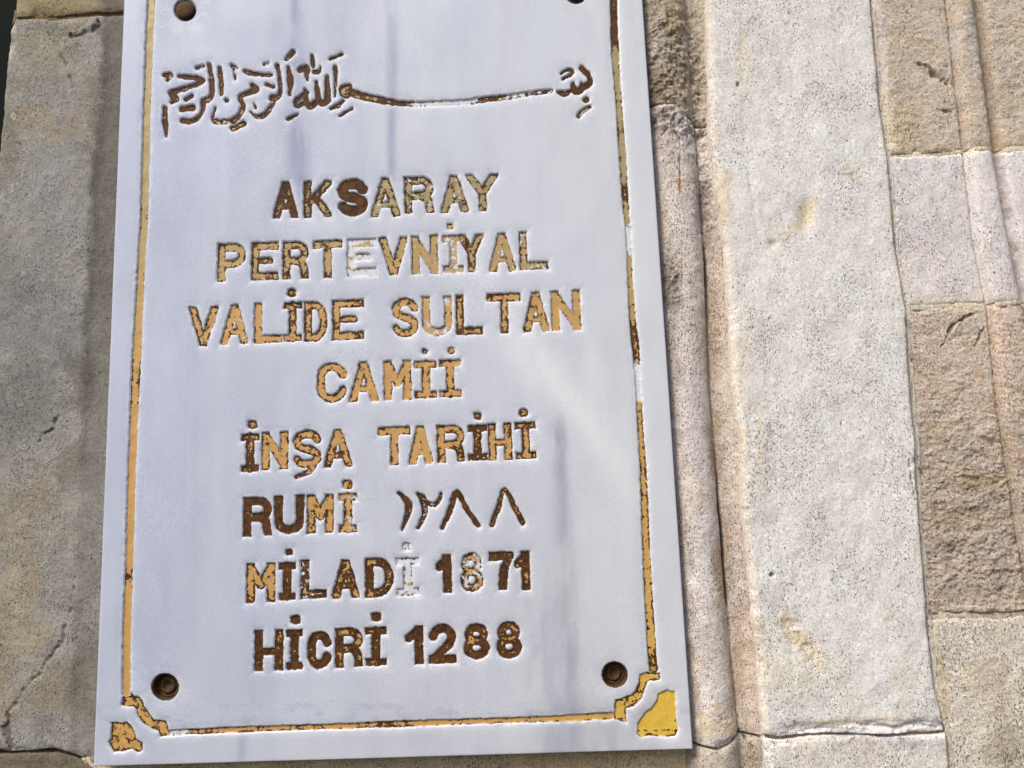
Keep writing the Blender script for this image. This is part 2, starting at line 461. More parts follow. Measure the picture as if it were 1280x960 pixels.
left_items = [(60, 60, 60, 40, 20, (158, 150, 130), .6), (40, 640, 60, 60, 0, (150, 140, 122), .6), (90, 580, 40, 26, -20, (112, 108, 98), .5),
              (20, 760, 50, 130, 10, (160, 148, 126), .65), (60, 240, 60, 120, 5, (150, 150, 150), .6), (40, 400, 80, 60, 0, (118, 122, 128), .5),
              (105, 470, 26, 50, 0, (98, 94, 86), .5), (52, 150, 60, 30, 20, (150, 134, 106), .45), (8, 160, 24, 70, 0, (120, 114, 100), .5),
              (16, 36, 6, 6, 0, (196, 194, 182), .9), (17, 145, 5, 4, 0, (190, 190, 180), .9), (14, 66, 6, 9, 0, (184, 182, 170), .8),
              (120, 150, 16, 60, 0, (108, 96, 76), .5), (70, 870, 50, 40, 0, (142, 134, 112), .6), (100, 850, 30, 60, 0, (110, 106, 96), .5),
              (30, 500, 50, 60, 0, (112, 112, 112), .5), (70, 690, 50, 60, 0, (150, 148, 142), .5)]
stone('pilaster_stone', LB, LR, [(-70, 27), (20, 25), (70, 23), (125, 19), (190, 14)], [(-70, 937), (0, 939), (68, 936), (88, 941), (116, 953), (170, 958)],
      prof_left, tintf(LGREY, left_items, 41, .15, (30, 30), (1.0, 1.0, 1.0), np.array([1.20, 1.205, 1.22])), pit=.55, rough=.12, relief=1.3, edge=3.5, seed=100, carve=left_carve, back=290,
      label='large grey pilaster stone left of the plaque with a curved crack near its foot')
stone('pilaster_stone', LB, LR, [(-70, -50), (190, -60)], [(-70, 23), (20, 21), (70, 19), (125, 14), (190, 10)],
      prof_left, tintf((150, 140, 118), [(60, 10, 60, 10, 0, (150, 132, 96), .6)], 43, .09, (20, 14)), pit=.5, rough=.15, edge=3, seed=130, back=290,
      carve=lambda x, y, h, C: left_carve(x, y, h, C), label='tan grey pilaster stone above the top left joint')
stone('pilaster_stone', LB, LR, [(-70, 942), (0, 944), (68, 941), (88, 947), (116, 958), (170, 963)], [(-70, 1012), (170, 1012)],
      prof_left, tintf((120, 112, 96), [(60, 950, 60, 14, 0, (96, 92, 84), .5)], 45, .1, (20, 14)), pit=.6, rough=.25, edge=4, seed=140,
      label='dark stained pilaster stone at the bottom left corner')

# ---- stones the plaque hangs on (seen only in the strip below it)
flat = lambda x, y: 0 * x - 1.0
stone('ashlar_stone', [(-60, 184), (1020, 152)], [(-60, 788), (1020, 862)], [(100, -40), (900, -50)], [(100, 884), (900, 866)], flat, tintf((170, 160, 140)), step=9,
      seed=150, label='wall stone hidden behind the plaque')
stone('ashlar_stone', [(800, 108), (1020, 100)], [(800, 866), (1020, 880)], [(100, 888), (900, 870)], [(100, 1010), (900, 1010)], flat,
      tintf((206, 190, 160), [(200, 956, 80, 8, 0, (176, 160, 124), .5), (720, 952, 90, 14, 0, (190, 166, 132), .6), (450, 952, 120, 8, 0, (206, 192, 166), .6)], 47, .1, (18, 12)),
      pit=.75, rough=.22, edge=3, seed=160, label='tan pitted wall stone showing below the plaque')

# ---- the roll moulding and its cove
RM_R = [(a, b - 1.2) for a, b in FAS_L]
roll_items = [(895, 560, 14, 60, 0, (176, 156, 134), .85), (905, 700, 16, 90, 2, (178, 158, 136), .85), (892, 420, 12, 90, -2, (182, 162, 138), .75),  # cove and left-edge tones paint shade among the stains
              (882, 250, 8, 50, 0, (150, 138, 124), .6), (925, 840, 18, 80, 6, (186, 170, 146), .8), (848, 235, 5, 22, 0, (206, 176, 132), .8),
              (838, 360, 14, 40, 0, (120, 104, 92), .55), (852, 700, 10, 90, 0, (190, 176, 166), .6), (898, 905, 40, 22, 0, (208, 188, 156), .7),
              (835, 190, 12, 50, 0, (160, 146, 136), .5), (870, 10, 10, 50, 0, (170, 156, 138), .7), (886, 290, 8, 30, 0, (150, 132, 112), .6)]
def roll_tint(base, items, seed):
    f0 = tintf(base, items, seed, .1, (16, 40))
    def f(x, y):
        C = f0(x, y)
        rr, fl = pl(ROLL_R, y), pl(FAS_L, y)
        m = sstep(-4, 3, x - rr + fbm(x, y, 8, 20, 3, seed + 3) * 3) * (1 - sstep(-3, 1, x - fl)) * sstep(150, 330, y)
        C = C * (1 - .5 * m[..., None]) + lin(186, 168, 150) * .5 * m[..., None]     # brown of the cove: stain, and its shade painted in
        m2 = 1 - sstep(2, 20, x - pl([(0, 803), (1000, 870)], y) + fbm(x, y, 8, 22, 3, seed + 7) * 7)
        C = C * (1 - .55 * m2[..., None]) + lin(140, 122, 108) * .55 * m2[..., None]  # shade next to the plaque, painted along the roll's left edge
        return C
    return f
def roll_carve(x, y, h, C):
    rr = pl(ROLL_R, y)
    h, C = crumble(x, y, h, C)
    d = np.abs(x - rr - fbm(x, y, 6, 30, 3, 9) * 1.2)
    open_ = .25 + .75 * np.clip(sstep(560, 640, y) * (1 - sstep(752, 764, y)) + sstep(430, 330, y) * sstep(300, 330, y), 0, 1)
    m = (1 - sstep(.6, 2.6, d)) * open_
    h = h - 8 * m; C = C * (1 - .75 * m[..., None]) + lin(52, 44, 38) * .75 * m[..., None]
    h, C = crack(x, y, h, C, [(836, 150, 1), (848, 190, .6), (850, 240, 1.5)], 1.2, 2.5, (130, 110, 92), 52, .5)
    return h, C
def crumble(x, y, h, C):
    w = np.exp(-((y - 95) / 62) ** 2) + .5 * np.exp(-((y - 20) / 40) ** 2)
    w = w + np.exp(-((y - 350) / 34) ** 2) * (1 - sstep(838, 856, x)) + .9 * np.exp(-((y - 158) / 14) ** 2) + .8 * np.exp(-((y - 225) / 45) ** 2) * sstep(862, 876, x)
    w = w + .3 * np.clip(fbm(x, y, 30, 60, 3, 501), 0, 1)
    n = fbm(x, y, 9, 8, 5, 502, .75); c = np.clip(.16 - np.abs(fbm(x, y, 12, 10, 4, 503, .6)), 0, 1) / .16
    h = h + w * (n * 3.6 - c * 2.6)
    d = .8 * np.clip(c * .55 + np.clip(-n - .25, 0, 1) * .6, 0, .8) * np.clip(w, 0, 1)
    C = C * (1 - d[..., None]) + lin(112, 94, 78) * d[..., None]
    l = np.clip(n - .1, 0, 1) * .5 * np.clip(w, 0, 1)
    C = C * (1 - l[..., None]) + lin(236, 224, 204) * l[..., None]
    return h, C
stone('moulding_stone', ROLL_L, RM_R, [(780, -45), (900, -45)], [(780, 131), (840, 132), (858, 143), (874, 151), (895, 152)], prof_right,
      roll_tint((236, 225, 210), [(835, 110, 30, 40, 0, (160, 138, 104), .5), (840, 20, 14, 40, 0, (206, 186, 136), .6), (845, 45, 5, 12, 0, (196, 164, 96), .7),
                                 (835, 75, 24, 14, 0, (176, 166, 150), .5), (872, 70, 9, 90, 0, (186, 174, 152), .7)], 61),
      pit=.7, rough=.9, relief=1.2, edge=4, seed=200, rough_amp=1.8, step=1.15, carve=crumble, label='crumbling tan moulding stone at the top beside the plaque')
stone('moulding_stone', ROLL_L, RM_R, [(780, 134), (840, 136), (858, 147), (874, 155), (895, 156)],
      [(800, 928), (868, 928), (896, 933), (915, 925), (926, 918), (960, 920)], prof_right,
      roll_tint((214, 207, 204), roll_items, 63), pit=.8, rough=lambda x, y: .10 + .5 * np.exp(-((y - 350) / 40) ** 2) * (x < 850) + .45 * np.exp(-((y - 150) / 12) ** 2) + .3 * np.exp(-((y - 250) / 40) ** 2) * (x > 865),
      relief=1.3, edge=4, seed=220, carve=roll_carve, label='long rounded moulding stone with a dark crack down its right side')
stone('moulding_stone', ROLL_L, RM_R, [(800, 931), (868, 932), (896, 937), (915, 929), (926, 922), (960, 925)], [(800, 1010), (990, 1010)], prof_right,
      roll_tint((196, 188, 176), [(930, 950, 22, 22, 0, (150, 138, 124), .6)], 65), pit=.8, rough=.15, relief=1.2, edge=3, seed=240,
      carve=lambda x, y, h, C: crack(x, y, h, C, [(934, 924, 1), (944, 938, .8)], 1.2, 4, (60, 50, 44), 55, .8), label='short rounded moulding stone below the lower joint')

# ---- the fascia
fas_items = [(1010, 265, 12, 22, 12, (206, 192, 148), .6), (966, 305, 5, 6, 0, (206, 194, 150), .6), (990, 285, 26, 9, -25, (222, 210, 176), .6),
             (1005, 805, 16, 44, -38, (196, 178, 144), .7), (978, 775, 14, 12, 0, (200, 182, 148), .65), (1040, 840, 20, 60, -42, (198, 190, 176), .5),
             (930, 80, 10, 60, 0, (226, 218, 196), .6), (905, 240, 12, 40, 0, (206, 190, 160), .6), (1060, 60, 22, 60, 0, (206, 202, 198), .5),
             (985, 840, 50, 60, -40, (236, 230, 212), .5), (930, 480, 14, 90, 0, (224, 216, 200), .5), (1090, 440, 16, 30, 0, (176, 176, 172), .45),
             (1085, 530, 26, 20, 0, (180, 180, 176), .45), (1095, 420, 12, 26, 10, (170, 170, 166), .4), (1040, 190, 60, 60, 0, (216, 216, 216), .4),
             (1030, 150, 70, 10, 0, (224, 222, 216), .4), (1075, 900, 90, 6, -3, (206, 184, 148), .5), (955, 790, 14, 20, 0, (190, 182, 170), .6),
             (950, 560, 8, 60, 0, (222, 212, 192), .5), (1130, 600, 10, 60, 0, (196, 194, 190), .5), (1060, 215, 16, 14, 0, (212, 204, 184), .5),
             (1130, 860, 26, 50, 0, (206, 202, 190), .5)]
def fas_carve(x, y, h, C):
    h = h - 4.5 * np.exp(-(((x - 1008) / 10) ** 2 + ((y - 270 + (x - 1008) * .5) / 22) ** 2))
    h = h - 3.0 * np.exp(-(((x - 966) / 6) ** 2 + ((y - 305) / 5) ** 2))
    a = math.radians(-38 - 90)
    dx, dy = x - 1000, y - 800
    u = dx * math.cos(math.radians(52)) + dy * math.sin(math.radians(52)); v = -dx * math.sin(math.radians(52)) + dy * math.cos(math.radians(52))
    h = h - 4.5 * np.exp(-((u / 42) ** 2 + (v / 11) ** 2)) * (1 + .5 * fbm(x, y, 10, 10, 4, 93))
    h, C = crack(x, y, h, C, [(1136, 575, .2), (1139, 600, .8), (1144, 625, .2)], .8, 2.5, (70, 62, 56), 92, .7, 1)
    h, C = crack(x, y, h, C, [(1040, 216, .3), (1060, 218, .3), (1078, 214, .3)], .8, 1.2, (120, 112, 100), 94, .5, 2)
    h, C = crack(x, y, h, C, [(963, 719, 2.5)], 1, 3.5, (60, 52, 46), 95, .8, 2)
    h, C = crack(x, y, h, C, [(923, 107, 1.8)], .8, 3.0, (60, 52, 46), 96, .8, 2)
    # bulging, chipped lower lip
    lip = np.exp(-((y - np.interp(x, [950, 1060, 1190], [916, 909, 908])) / 7) ** 2)
    h = h - 3.2 * lip * sstep(960, 1000, x) * (1 + .8 * fbm(x, y, 26, 8, 4, 97))
    return h, C
def fas_tint(x, y):
    C = tintf((222, 221, 220), fas_items, 67, .06, (18, 60), (1.01, 1.0, .98), 1.42)(x, y)
    fl = pl(FAS_L, y)
    for off, wd, st in ((42, 5, .35), (60, 8, .15), (160, 12, .2), (120, 7, .15)):       # grey rain streaks
        m = np.exp(-((x - fl - off - fbm(x, y, 60, 60, 2, 200 + off) * 8) / wd) ** 2) * np.clip(.4 + fbm(x, y, 14, 60, 4, 300 + off), 0, 1) * st
        C = C * (1 - m[..., None]) + lin(150, 150, 148) * m[..., None]
    fr = pl(FAS_R, y)
    m = np.exp(-((x - fr + 4) / 5) ** 2) * .35
    C = C * (1 - m[..., None]) + lin(216, 206, 190) * m[..., None]
    m = (1 - sstep(0, 14, x - fl + fbm(x, y, 8, 18, 4, 68) * 7)) * .55
    C = C * (1 - m[..., None]) + lin(206, 190, 164) * m[..., None]
    return C
stone('pilaster_stone', [(a, b) for a, b in FAS_L], [(a, b + 2) for a, b in FAS_R], [(870, -45), (1110, -45)],
      [(940, 917), (957, 919), (975, 922), (1022, 917), (1060, 916), (1116, 918), (1200, 913)], prof_right, fas_tint, pit=.42, rough=.03, relief=1.1, edge=3, seed=260,
      carve=fas_carve, label='tall pale pilaster stone with a brown scar near its foot')
stone('pilaster_stone', [(a, b) for a, b in FAS_L], [(a, b + 2) for a, b in FAS_R], [(940, 922), (957, 924), (975, 926), (1022, 921), (1060, 920), (1116, 922), (1200, 918)],
      [(940, 1012), (1200, 1010)], prof_right, tintf((214, 212, 208), [(1140, 932, 6, 8, 0, (130, 126, 124), .6), (1110, 928, 90, 8, 0, (176, 174, 180), .6)], 69, .07, (18, 18)),
      pit=.6, rough=.05, edge=4, seed=280, label='pale pilaster stone below the lower joint')

# ---- ashlar at the far right
AL = [(a, b + 2.6) for a, b in FAS_R]
AR = [(-60, 1320), (1020, 1330)]
def rough_tint(base, seed, dk=(150, 128, 96)):
    def f(x, y):
        C = tintf(base, (), seed, .12, (22, 14), (1.05, 1.0, .9))(x, y)
        g = np.clip(fbm(x, y, 16, 11, 5, seed + 50) * 1.4 - .25, 0, 1)[..., None] * .45 * 1
        C = C * (1 - g) + lin(*dk) * g
        bl, brr = pl(BEAD_L, y), pl(BEAD_R, y)
        for cx, w, st in ((brr + 4, 10, .62), (bl, 4, .35)):  # shade of the bead's grooves, painted in brown
            m = np.exp(-((x - cx) / w) ** 2)[..., None] * st
            C = C * (1 - m) + lin(140, 112, 88) * m
        return C
    return f
def a_carve(x, y, h, C):
    h, C = crack(x, y, h, C, [(1151, 80, 2), (1166, 92, 2.6), (1180, 98, 1.4), (1193, 105, .4)], 1.8, 5, (150, 132, 100), 83, .6, 4)
    h = h - 4 * np.exp(-(((x - 1172) / 24) ** 2 + ((y - 96 - (x - 1172) * .5) / 5) ** 2))
    h, C = crack(x, y, h, C, [(1172, 136, .4), (1185, 137, .8), (1193, 137, .4)], 1, 3, (130, 108, 84), 84, .6, 3)
    e = np.exp(-((y - 193) / 5) ** 2)[..., None] * .5
    C = C * (1 - e) + lin(220, 196, 150) * e
    return h, C
stone('ashlar_stone', AL, AR, [(1080, -45), (1330, -50)], [(1090, 195), (1112, 194), (1280, 184), (1330, 181)], prof_right,
      lambda x, y: blobs(x, y, rough_tint((232, 219, 203), 85, (210, 190, 164))(x, y), [(1098, 60, 12, 120, 0, (208, 202, 200), .8), (1190, 50, 14, 30, 0, (218, 214, 212), .7), (1210, 40, 10, 60, 0, (204, 198, 194), .7),
                                                           (1250, 60, 14, 60, 0, (216, 208, 196), .6), (1135, 150, 30, 40, 0, (214, 190, 152), .5)]),
      pit=.5, rough=lambda x, y: .62 * sstep(6, 20, x - pl(FAS_R, y)), edge=2.5, seed=300, rough_amp=2.2, carve=a_carve, label='sandy rough-faced wall stone at the top right with a short gash')
stone('ashlar_stone', AL, AR, [(1090, 198), (1112, 197), (1280, 187), (1330, 184)], [(1110, 383), (1134, 383), (1280, 377), (1330, 375)], prof_right,
      tintf((212, 208, 210), [(1251, 215, 9, 40, -8, (160, 148, 142), .8), (1259, 262, 9, 40, -8, (160, 148, 142), .8), (1268, 310, 9, 40, -8, (160, 148, 142), .8), (1276, 355, 9, 40, -8, (160, 148, 142), .8), (1150, 330, 60, 30, 0, (216, 210, 204), .5), (1180, 372, 90, 8, -2, (214, 204, 184), .5),  # the first patches paint shade down the bead's groove
                             (1232, 340, 10, 60, 0, (198, 190, 186), .4)], 87, .05, (20, 24), (1.02, 1.0, .96)),
      pit=.42, rough=.03, edge=2, seed=320, label='smooth pale grey wall stone between two rough ones')
def c_carve(x, y, h, C):
    h, C = crack(x, y, h, C, [(1177, 432, .8), (1186, 418, 1.5), (1190, 410, .8), (1198, 402, .8), (1222, 392, .6)], 1, 4, (80, 62, 50), 88, .7, 2)
    h, C = crack(x, y, h, C, [(1220, 432, .5), (1226, 418, .8), (1232, 408, .5)], 1, 3, (90, 70, 56), 89, .6, 2)
    h = h - 3.0 * np.exp(-(((x - 1192) / 22) ** 2 + ((y - 700) / 16) ** 2)) * (1 + .4 * fbm(x, y, 12, 8, 4, 190))
    return h, C
stone('ashlar_stone', AL, AR, [(1110, 386), (1134, 386), (1280, 380), (1330, 378)], [(1140, 768), (1161, 768), (1280, 764), (1330, 762)], prof_right,
      lambda x, y: blobs(x, y, rough_tint((228, 212, 199), 90, (190, 168, 146))(x, y), [(1175, 470, 24, 20, 0, (210, 196, 176), .4), (1210, 410, 40, 26, 0, (214, 204, 190), .5),
                                                            (1220, 600, 40, 14, 10, (204, 178, 118), .5), (1200, 650, 50, 16, -5, (196, 172, 124), .4), (1225, 470, 10, 10, 0, (206, 180, 104), .5),
                                                            (1215, 740, 60, 20, 0, (198, 184, 166), .6)]),
      pit=.8, rough=lambda x, y: .42 + .5 * sstep(430, 620, y) - .25 * sstep(715, 750, y), edge=2.5, seed=340, rough_amp=3.4, carve=c_carve,
      label='brown rough-hewn wall stone at the right edge with a forked crack on top')
stone('ashlar_stone', AL, AR, [(1140, 775), (1161, 775), (1280, 771), (1330, 769)], [(1160, 1010), (1330, 1010)], prof_right,
      tintf((220, 214, 203), [(1240, 870, 40, 60, 0, (192, 181, 158), .5), (1260, 930, 30, 40, 0, (150, 138, 112), .5), (1200, 800, 30, 30, 0, (212, 208, 200), .5), (1180, 860, 8, 80, -6, (206, 190, 156), .6)], 91, .1, (14, 14)),
      pit=1.0, rough=.22, edge=3, seed=360, label='pitted greyish wall stone at the bottom right corner')

# ---- mortar between the stones: recessed sheets that follow each face
def mortar(left, right, top, bottom, prof, off, seed, base=(176, 164, 142)):
    stone('mortar_joint', left, right, top, bottom, lambda x, y: prof(x, y) - off, tintf(base, (), seed, .12, (12, 8)), step=2.2, pit=.6, rough=.12, edge=1.5, relief=.5, mat=MORTAR, seed=seed)
mortar(AL, AR, [(1090, 190), (1330, 176)], [(1090, 203), (1330, 189)], prof_right, 1.4, 401, (232, 222, 196))
mortar(AL, AR, [(1110, 378), (1330, 371)], [(1110, 391), (1330, 383)], prof_right, 1.4, 403, (232, 224, 204))
mortar(AL, AR, [(1140, 763), (1330, 758)], [(1140, 780), (1330, 775)], prof_right, 2.2, 405, (196, 186, 170))
mortar(FAS_L, FAS_R, [(940, 910), (1200, 905)], [(940, 930), (1200, 926)], prof_right, 9.0, 407, (140, 128, 116))
mortar(ROLL_L, RM_R, [(800, 922), (960, 912)], [(800, 940), (960, 932)], prof_right, 9.0, 409, (110, 98, 88))
mortar(ROLL_L, RM_R, [(780, 124), (895, 142)], [(780, 144), (895, 164)], prof_right, 7.0, 411, (110, 96, 80))
mortar([(a, b - 2.5) for a, b in FAS_R], [(a, b + 6.5) for a, b in FAS_R], [(1080, -40), (1330, -40)], [(1150, 1008), (1330, 1008)], lambda x, y: np.minimum(prof_right(x, y), 17.5), 1.0, 417, (226, 218, 206))
mortar([(-60, 22), (1020, -60)], LR, [(-70, 15), (190, 4)], [(-70, 34), (190, 24)], prof_left, 5.0, 413, (120, 100, 66))
mortar([(-60, 22), (1020, -60)], LR, [(-70, 930), (170, 950)], [(-70, 950), (170, 970)], prof_left, 7.0, 415, (70, 64, 56))
def hid(x, y): return 0 * x - 14.0
o = stone('mortar_bed', [(-60, 850), (1020, 925)], [(-60, 1330), (1020, 1330)], [(850, -50), (1330, -50)], [(850, 1012), (1330, 1012)], hid, tintf((120, 110, 96)), step=12, relief=0, edge=.1, seed=420, mat=MORTAR, back=20)

# ---- dark panel beyond the left arris
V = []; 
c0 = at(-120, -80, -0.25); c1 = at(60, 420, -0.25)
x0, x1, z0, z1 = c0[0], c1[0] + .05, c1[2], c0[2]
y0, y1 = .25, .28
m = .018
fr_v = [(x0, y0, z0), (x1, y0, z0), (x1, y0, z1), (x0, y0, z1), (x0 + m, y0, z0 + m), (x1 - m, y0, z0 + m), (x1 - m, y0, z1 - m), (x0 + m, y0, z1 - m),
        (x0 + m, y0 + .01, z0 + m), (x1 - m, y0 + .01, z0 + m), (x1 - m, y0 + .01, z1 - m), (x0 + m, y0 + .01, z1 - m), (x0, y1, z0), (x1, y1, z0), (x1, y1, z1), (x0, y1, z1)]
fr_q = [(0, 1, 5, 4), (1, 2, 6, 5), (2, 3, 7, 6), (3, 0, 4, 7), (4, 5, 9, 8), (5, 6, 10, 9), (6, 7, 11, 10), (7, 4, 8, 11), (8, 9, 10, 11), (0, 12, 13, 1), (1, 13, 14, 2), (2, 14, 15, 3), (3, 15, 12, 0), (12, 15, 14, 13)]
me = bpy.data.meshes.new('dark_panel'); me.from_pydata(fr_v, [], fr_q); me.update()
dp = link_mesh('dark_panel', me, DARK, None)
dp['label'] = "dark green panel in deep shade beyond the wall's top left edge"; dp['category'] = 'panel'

# ================================================================== THE PLAQUE
PLANE = 26 * K                   # its front stands this far out of the wall
EDGE_L = [(-60, 157.4), (0, 155), (958, 117.4), (1000, 115.8)]
EDGE_R = [(-60, 799), (0, 803), (936, 866), (1000, 870.3)]
centre = at(490, 955, PLANE)
plaque = empty('stone_plaque', (float(centre[0]), float(centre[1]), float(centre[2])),
               label='white marble plaque with worn gold engraved Turkish lettering and a thin gold border', category='plaque')

# ---- glyph skeletons in a unit box (0,0 bottom left .. 1,1 top right of the centre lines); strokes run past the box and are cut square
def arc(cx, cy, rx, ry, a0, a1, n=10):
    return [(cx + rx * math.cos(math.radians(a0 + (a1 - a0) * k / n)), cy + ry * math.sin(math.radians(a0 + (a1 - a0) * k / n))) for k in range(n + 1)]
G = {
 'A': [[(-.03, -.1), (.5, 1.08), (1.03, -.1)], [(.2, .27), (.8, .27)]],
 'K': [[(0, -.3), (0, 1.3)], [(.05, .36), (1.08, 1.12)], [(.38, .58), (1.08, -.12)]],
 'S': [[(1, .80)] + arc(.5, .76, .5, .24, 20, 170, 8) + [(.08, .62), (.3, .53), (.7, .46), (.93, .37)] + arc(.5, .25, .5, .25, 20, -160, 9)],
 'R': [[(0, -.3), (0, 1.3)], [(-.3, 1), (.55, 1)] + arc(.6, .74, .4, .26, 80, -80, 7) + [(.55, .47), (0, .47)], [(.55, .47), (.85, .38), (.96, .22), (1.02, -.2)]],
 'P': [[(0, -.3), (0, 1.3)], [(-.3, 1), (.55, 1)] + arc(.6, .73, .4, .27, 80, -80, 7) + [(.55, .45), (0, .45)]],
 'Y': [[(0, 1.1), (.5, .48), (1, 1.1)], [(.5, .5), (.5, -.3)]],
 'E': [[(0, -.3), (0, 1.3)], [(-.3, 1), (1.3, 1)], [(0, .52), (.78, .52)], [(-.3, 0), (1.3, 0)]],
 'T': [[(-.3, 1), (1.3, 1)], [(.5, 1), (.5, -.3)]],
 'V': [[(-.03, 1.12), (.5, -.06), (1.03, 1.12)]],
 'N': [[(0, -.3), (0, 1.3)], [(0, 1.0), (1, 0)], [(1, -.3), (1, 1.3)]],
 'I': [[(.5, 0), (.5, 1)], [(-.4, 1), (1.4, 1)], [(-.4, 0), (1.4, 0)]],
 'L': [[(0, 1.3), (0, -.3)], [(-.3, 0), (1.4, 0)]],
 'D': [[(0, -.3), (0, 1.3)], [(-.3, 1), (.45, 1)] + arc(.45, .5, .55, .5, 80, -80, 8) + [(.45, 0), (-.3, 0)]],
 'U': [[(0, 1.3), (0, .3)] + arc(.5, .28, .5, .28, 190, 350, 8) + [(1, .3), (1, 1.3)]],
 'C': [[(1, .74)] + arc(.5, .68, .5, .32, 15, 175, 8) + [(0, .5)] + arc(.5, .32, .5, .32, 185, 345, 8) + [(1, .26)]],
 'M': [[(0, -.3), (0, 1.3)], [(0, 1.02), (.5, .42), (1, 1.02)], [(1, -.3), (1, 1.3)]],
 'H': [[(0, -.3), (0, 1.3)], [(0, .48), (1, .48)], [(1, -.3), (1, 1.3)]],
 '1': [[(.72, 1.1), (.72, -.3)], [(-.05, .74), (.72, 1.0)]],
 '2': [[(0, .76)] + arc(.5, .72, .48, .28, 165, -20, 9) + [(.85, .48), (.4, .22), (.05, .0)], [(-.1, 0), (1.3, 0)]],
 '7': [[(-.3, 1), (1.05, 1)], [(.95, 1), (.62, .5), (.48, -.3)]],
 '8': [arc(.5, .76, .42, .24, 0, 360, 12), arc(.5, .26, .5, .26, 0, 360, 12)],
}
def glyph_shape(ch, x0, x1, ybase, cap, r, dot=None):
    """returns sd(x, y) in photo pixels and the bounds"""
    w = x1 - x0
    ex = np.array([1.0, -.040])
    up = np.array([VP[0] - x0, VP[1] - ybase]); up /= np.hypot(*up)
    M = np.linalg.inv(np.stack([ex, up], 1))
    base = 'S' if ch == 'Ş' else ('I' if ch == 'İ' else ch)
    strokes = []
    for si, st in enumerate(G[base]):
        rr = r
        if base == 'A' and si == 1: rr = r * .75
        if base == 'I' and si > 0: rr = r * .82
        if base == 'H' and si == 1: rr = r * .8
        if base == 'E' and si == 2: rr = r * .8
        strokes.append([(r + u * (w - 2 * r), r + v * (cap - 2 * r), rr) for u, v in st])
    sdseed = int(x0 * 7 + ybase * 13)
    def sd(x, y):
        dx, dy = x - x0, y - ybase
        u = M[0, 0] * dx + M[0, 1] * dy; v = M[1, 0] * dx + M[1, 1] * dy
        d = seg_sd(u, v, strokes)
        box = np.maximum(np.maximum(-u, u - w), np.maximum(-v, v - cap))
        d = np.maximum(d, box)
        if dot: d = np.minimum(d, np.maximum(np.abs(x - dot[0]) * .8, np.abs(y - dot[1])) * .45 + np.hypot(x - dot[0], y - dot[1]) * .55 - dot[2])
        if ch == 'Ş':
            d = np.minimum(d, seg_sd(u, v, [[(w * .72, 3, 3.6), (w * .55, -5, 3.0), (w * .12, -11, 2.0)]]))
        return d + fbm(x, y, 6, 6, 4, sdseed, .65) * .8
    b = (x0 - 3, min(ybase - cap, (dot[1] - dot[2] - 3) if dot else 1e9) - 4 - .04 * w, x1 + 4, ybase + 4 + (14 if ch == 'Ş' else 0))
    return sd, b

def Zx(rx0, sc): return lambda z: rx0 + z / sc
LINES = []   # (char, x0, x1, ybase, cap, r, dot, gold, bare, hue)
def line(chars, ox, oy, sc, r, hue, spec):
    for ch, (a, b, t, bo, dot, g, ba, *rest) in zip(chars, spec):
        rr = rest[0] if rest else r
        d = (ox + dot[0] / sc, oy + dot[1] / sc, dot[2] / sc) if dot else None
        # b is the right edge, baseline given at the left edge
        LINES.append((ch, ox + a / sc, ox + b / sc, oy + bo / sc, (bo - t) / sc, rr, d, g, ba, hue))
n_ = None
line('AKSARAY', 330, 200, 4.129, 4.6, .05, [(46, 174, 114, 300, n_, .22, .0), (205, 348, 110, 297, n_, .45, .12), (378, 534, 99, 290, n_, .05, 0, 6.2), (553, 702, 96, 292, n_, .62, .22),
     (726, 876, 88, 275, n_, .62, .30), (916, 1054, 82, 270, n_, .62, .25), (1046, 1214, 76, 265, n_, .6, .15)])
line('PERTEVNİYAL', 220, 280, 2.4615, 4.5, .22, [(127, 212, 62, 177, n_, .66, .0), (231, 313, 58, 173, n_, .55, .05), (328, 406, 55, 169, n_, .55, .05), (423, 510, 52, 166, n_, .72, .2),
     (528, 615, 48, 161, n_, .9, .62), (626, 713, 42, 157, n_, .7, .1), (727, 806, 38, 154, n_, .85, .2), (824, 884, 36, 150, (843, 8, 9), .9, .42, 4.2), (872, 949, 34, 148, n_, .62, .05), (966, 1046, 30, 146, n_, .85, .2), (1060, 1146, 26, 140, n_, .7, .36)])
line('VALİDESULTAN', 220, 280, 2.4615, 4.5, .38, [(38, 126, 257, 376, n_, .72, .1), (137, 219, 250, 370, n_, .85, .15), (240, 324, 244, 366, n_, .72, .05), (331, 385, 240, 363, (355, 212, 12), .5, 0),
     (394, 465, 240, 362, n_, .62, .05), (482, 577, 236, 357, n_, .6, .08), (666, 746, 230, 349, n_, .66, .12), (760, 850, 225, 345, n_, .85, .35), (864, 944, 220, 341, n_, .5, .05),
     (961, 1063, 216, 337, n_, .62, .15), (1071, 1150, 212, 332, n_, .72, .12), (1159, 1247, 207, 328, n_, .9, .22)])
line('CAMİİ', 290, 430, 3.2, 4.7, .46, [(340, 458, 79, 236, n_, .6, .05), (470, 584, 75, 231, n_, .75, .02), (609, 717, 70, 224, n_, .85, .12), (733, 820, 68, 219, (772, 30, 10), .7, .05), (832, 918, 63, 215, (878, 28, 12), .68, .05)])
line('İNŞATARİHİ', 290, 430, 3.2, 4.7, .5, [(36, 104, 360, 515, (80, 322, 17), .35, .05), (118, 222, 354, 504, n_, .68, .02), (243, 356, 347, 499, n_, .55, .12), (367, 480, 345, 495, n_, .6, .08),
     (586, 713, 335, 487, n_, .72, .05), (708, 802, 332, 481, n_, .88, .08), (823, 932, 328, 474, n_, .6, .03), (946, 1022, 324, 469, (983, 289, 14), .3, .05), (1028, 1122, 320, 466, n_, .62, .18), (1138, 1218, 313, 462, (1165, 276, 16), .55, .08)])
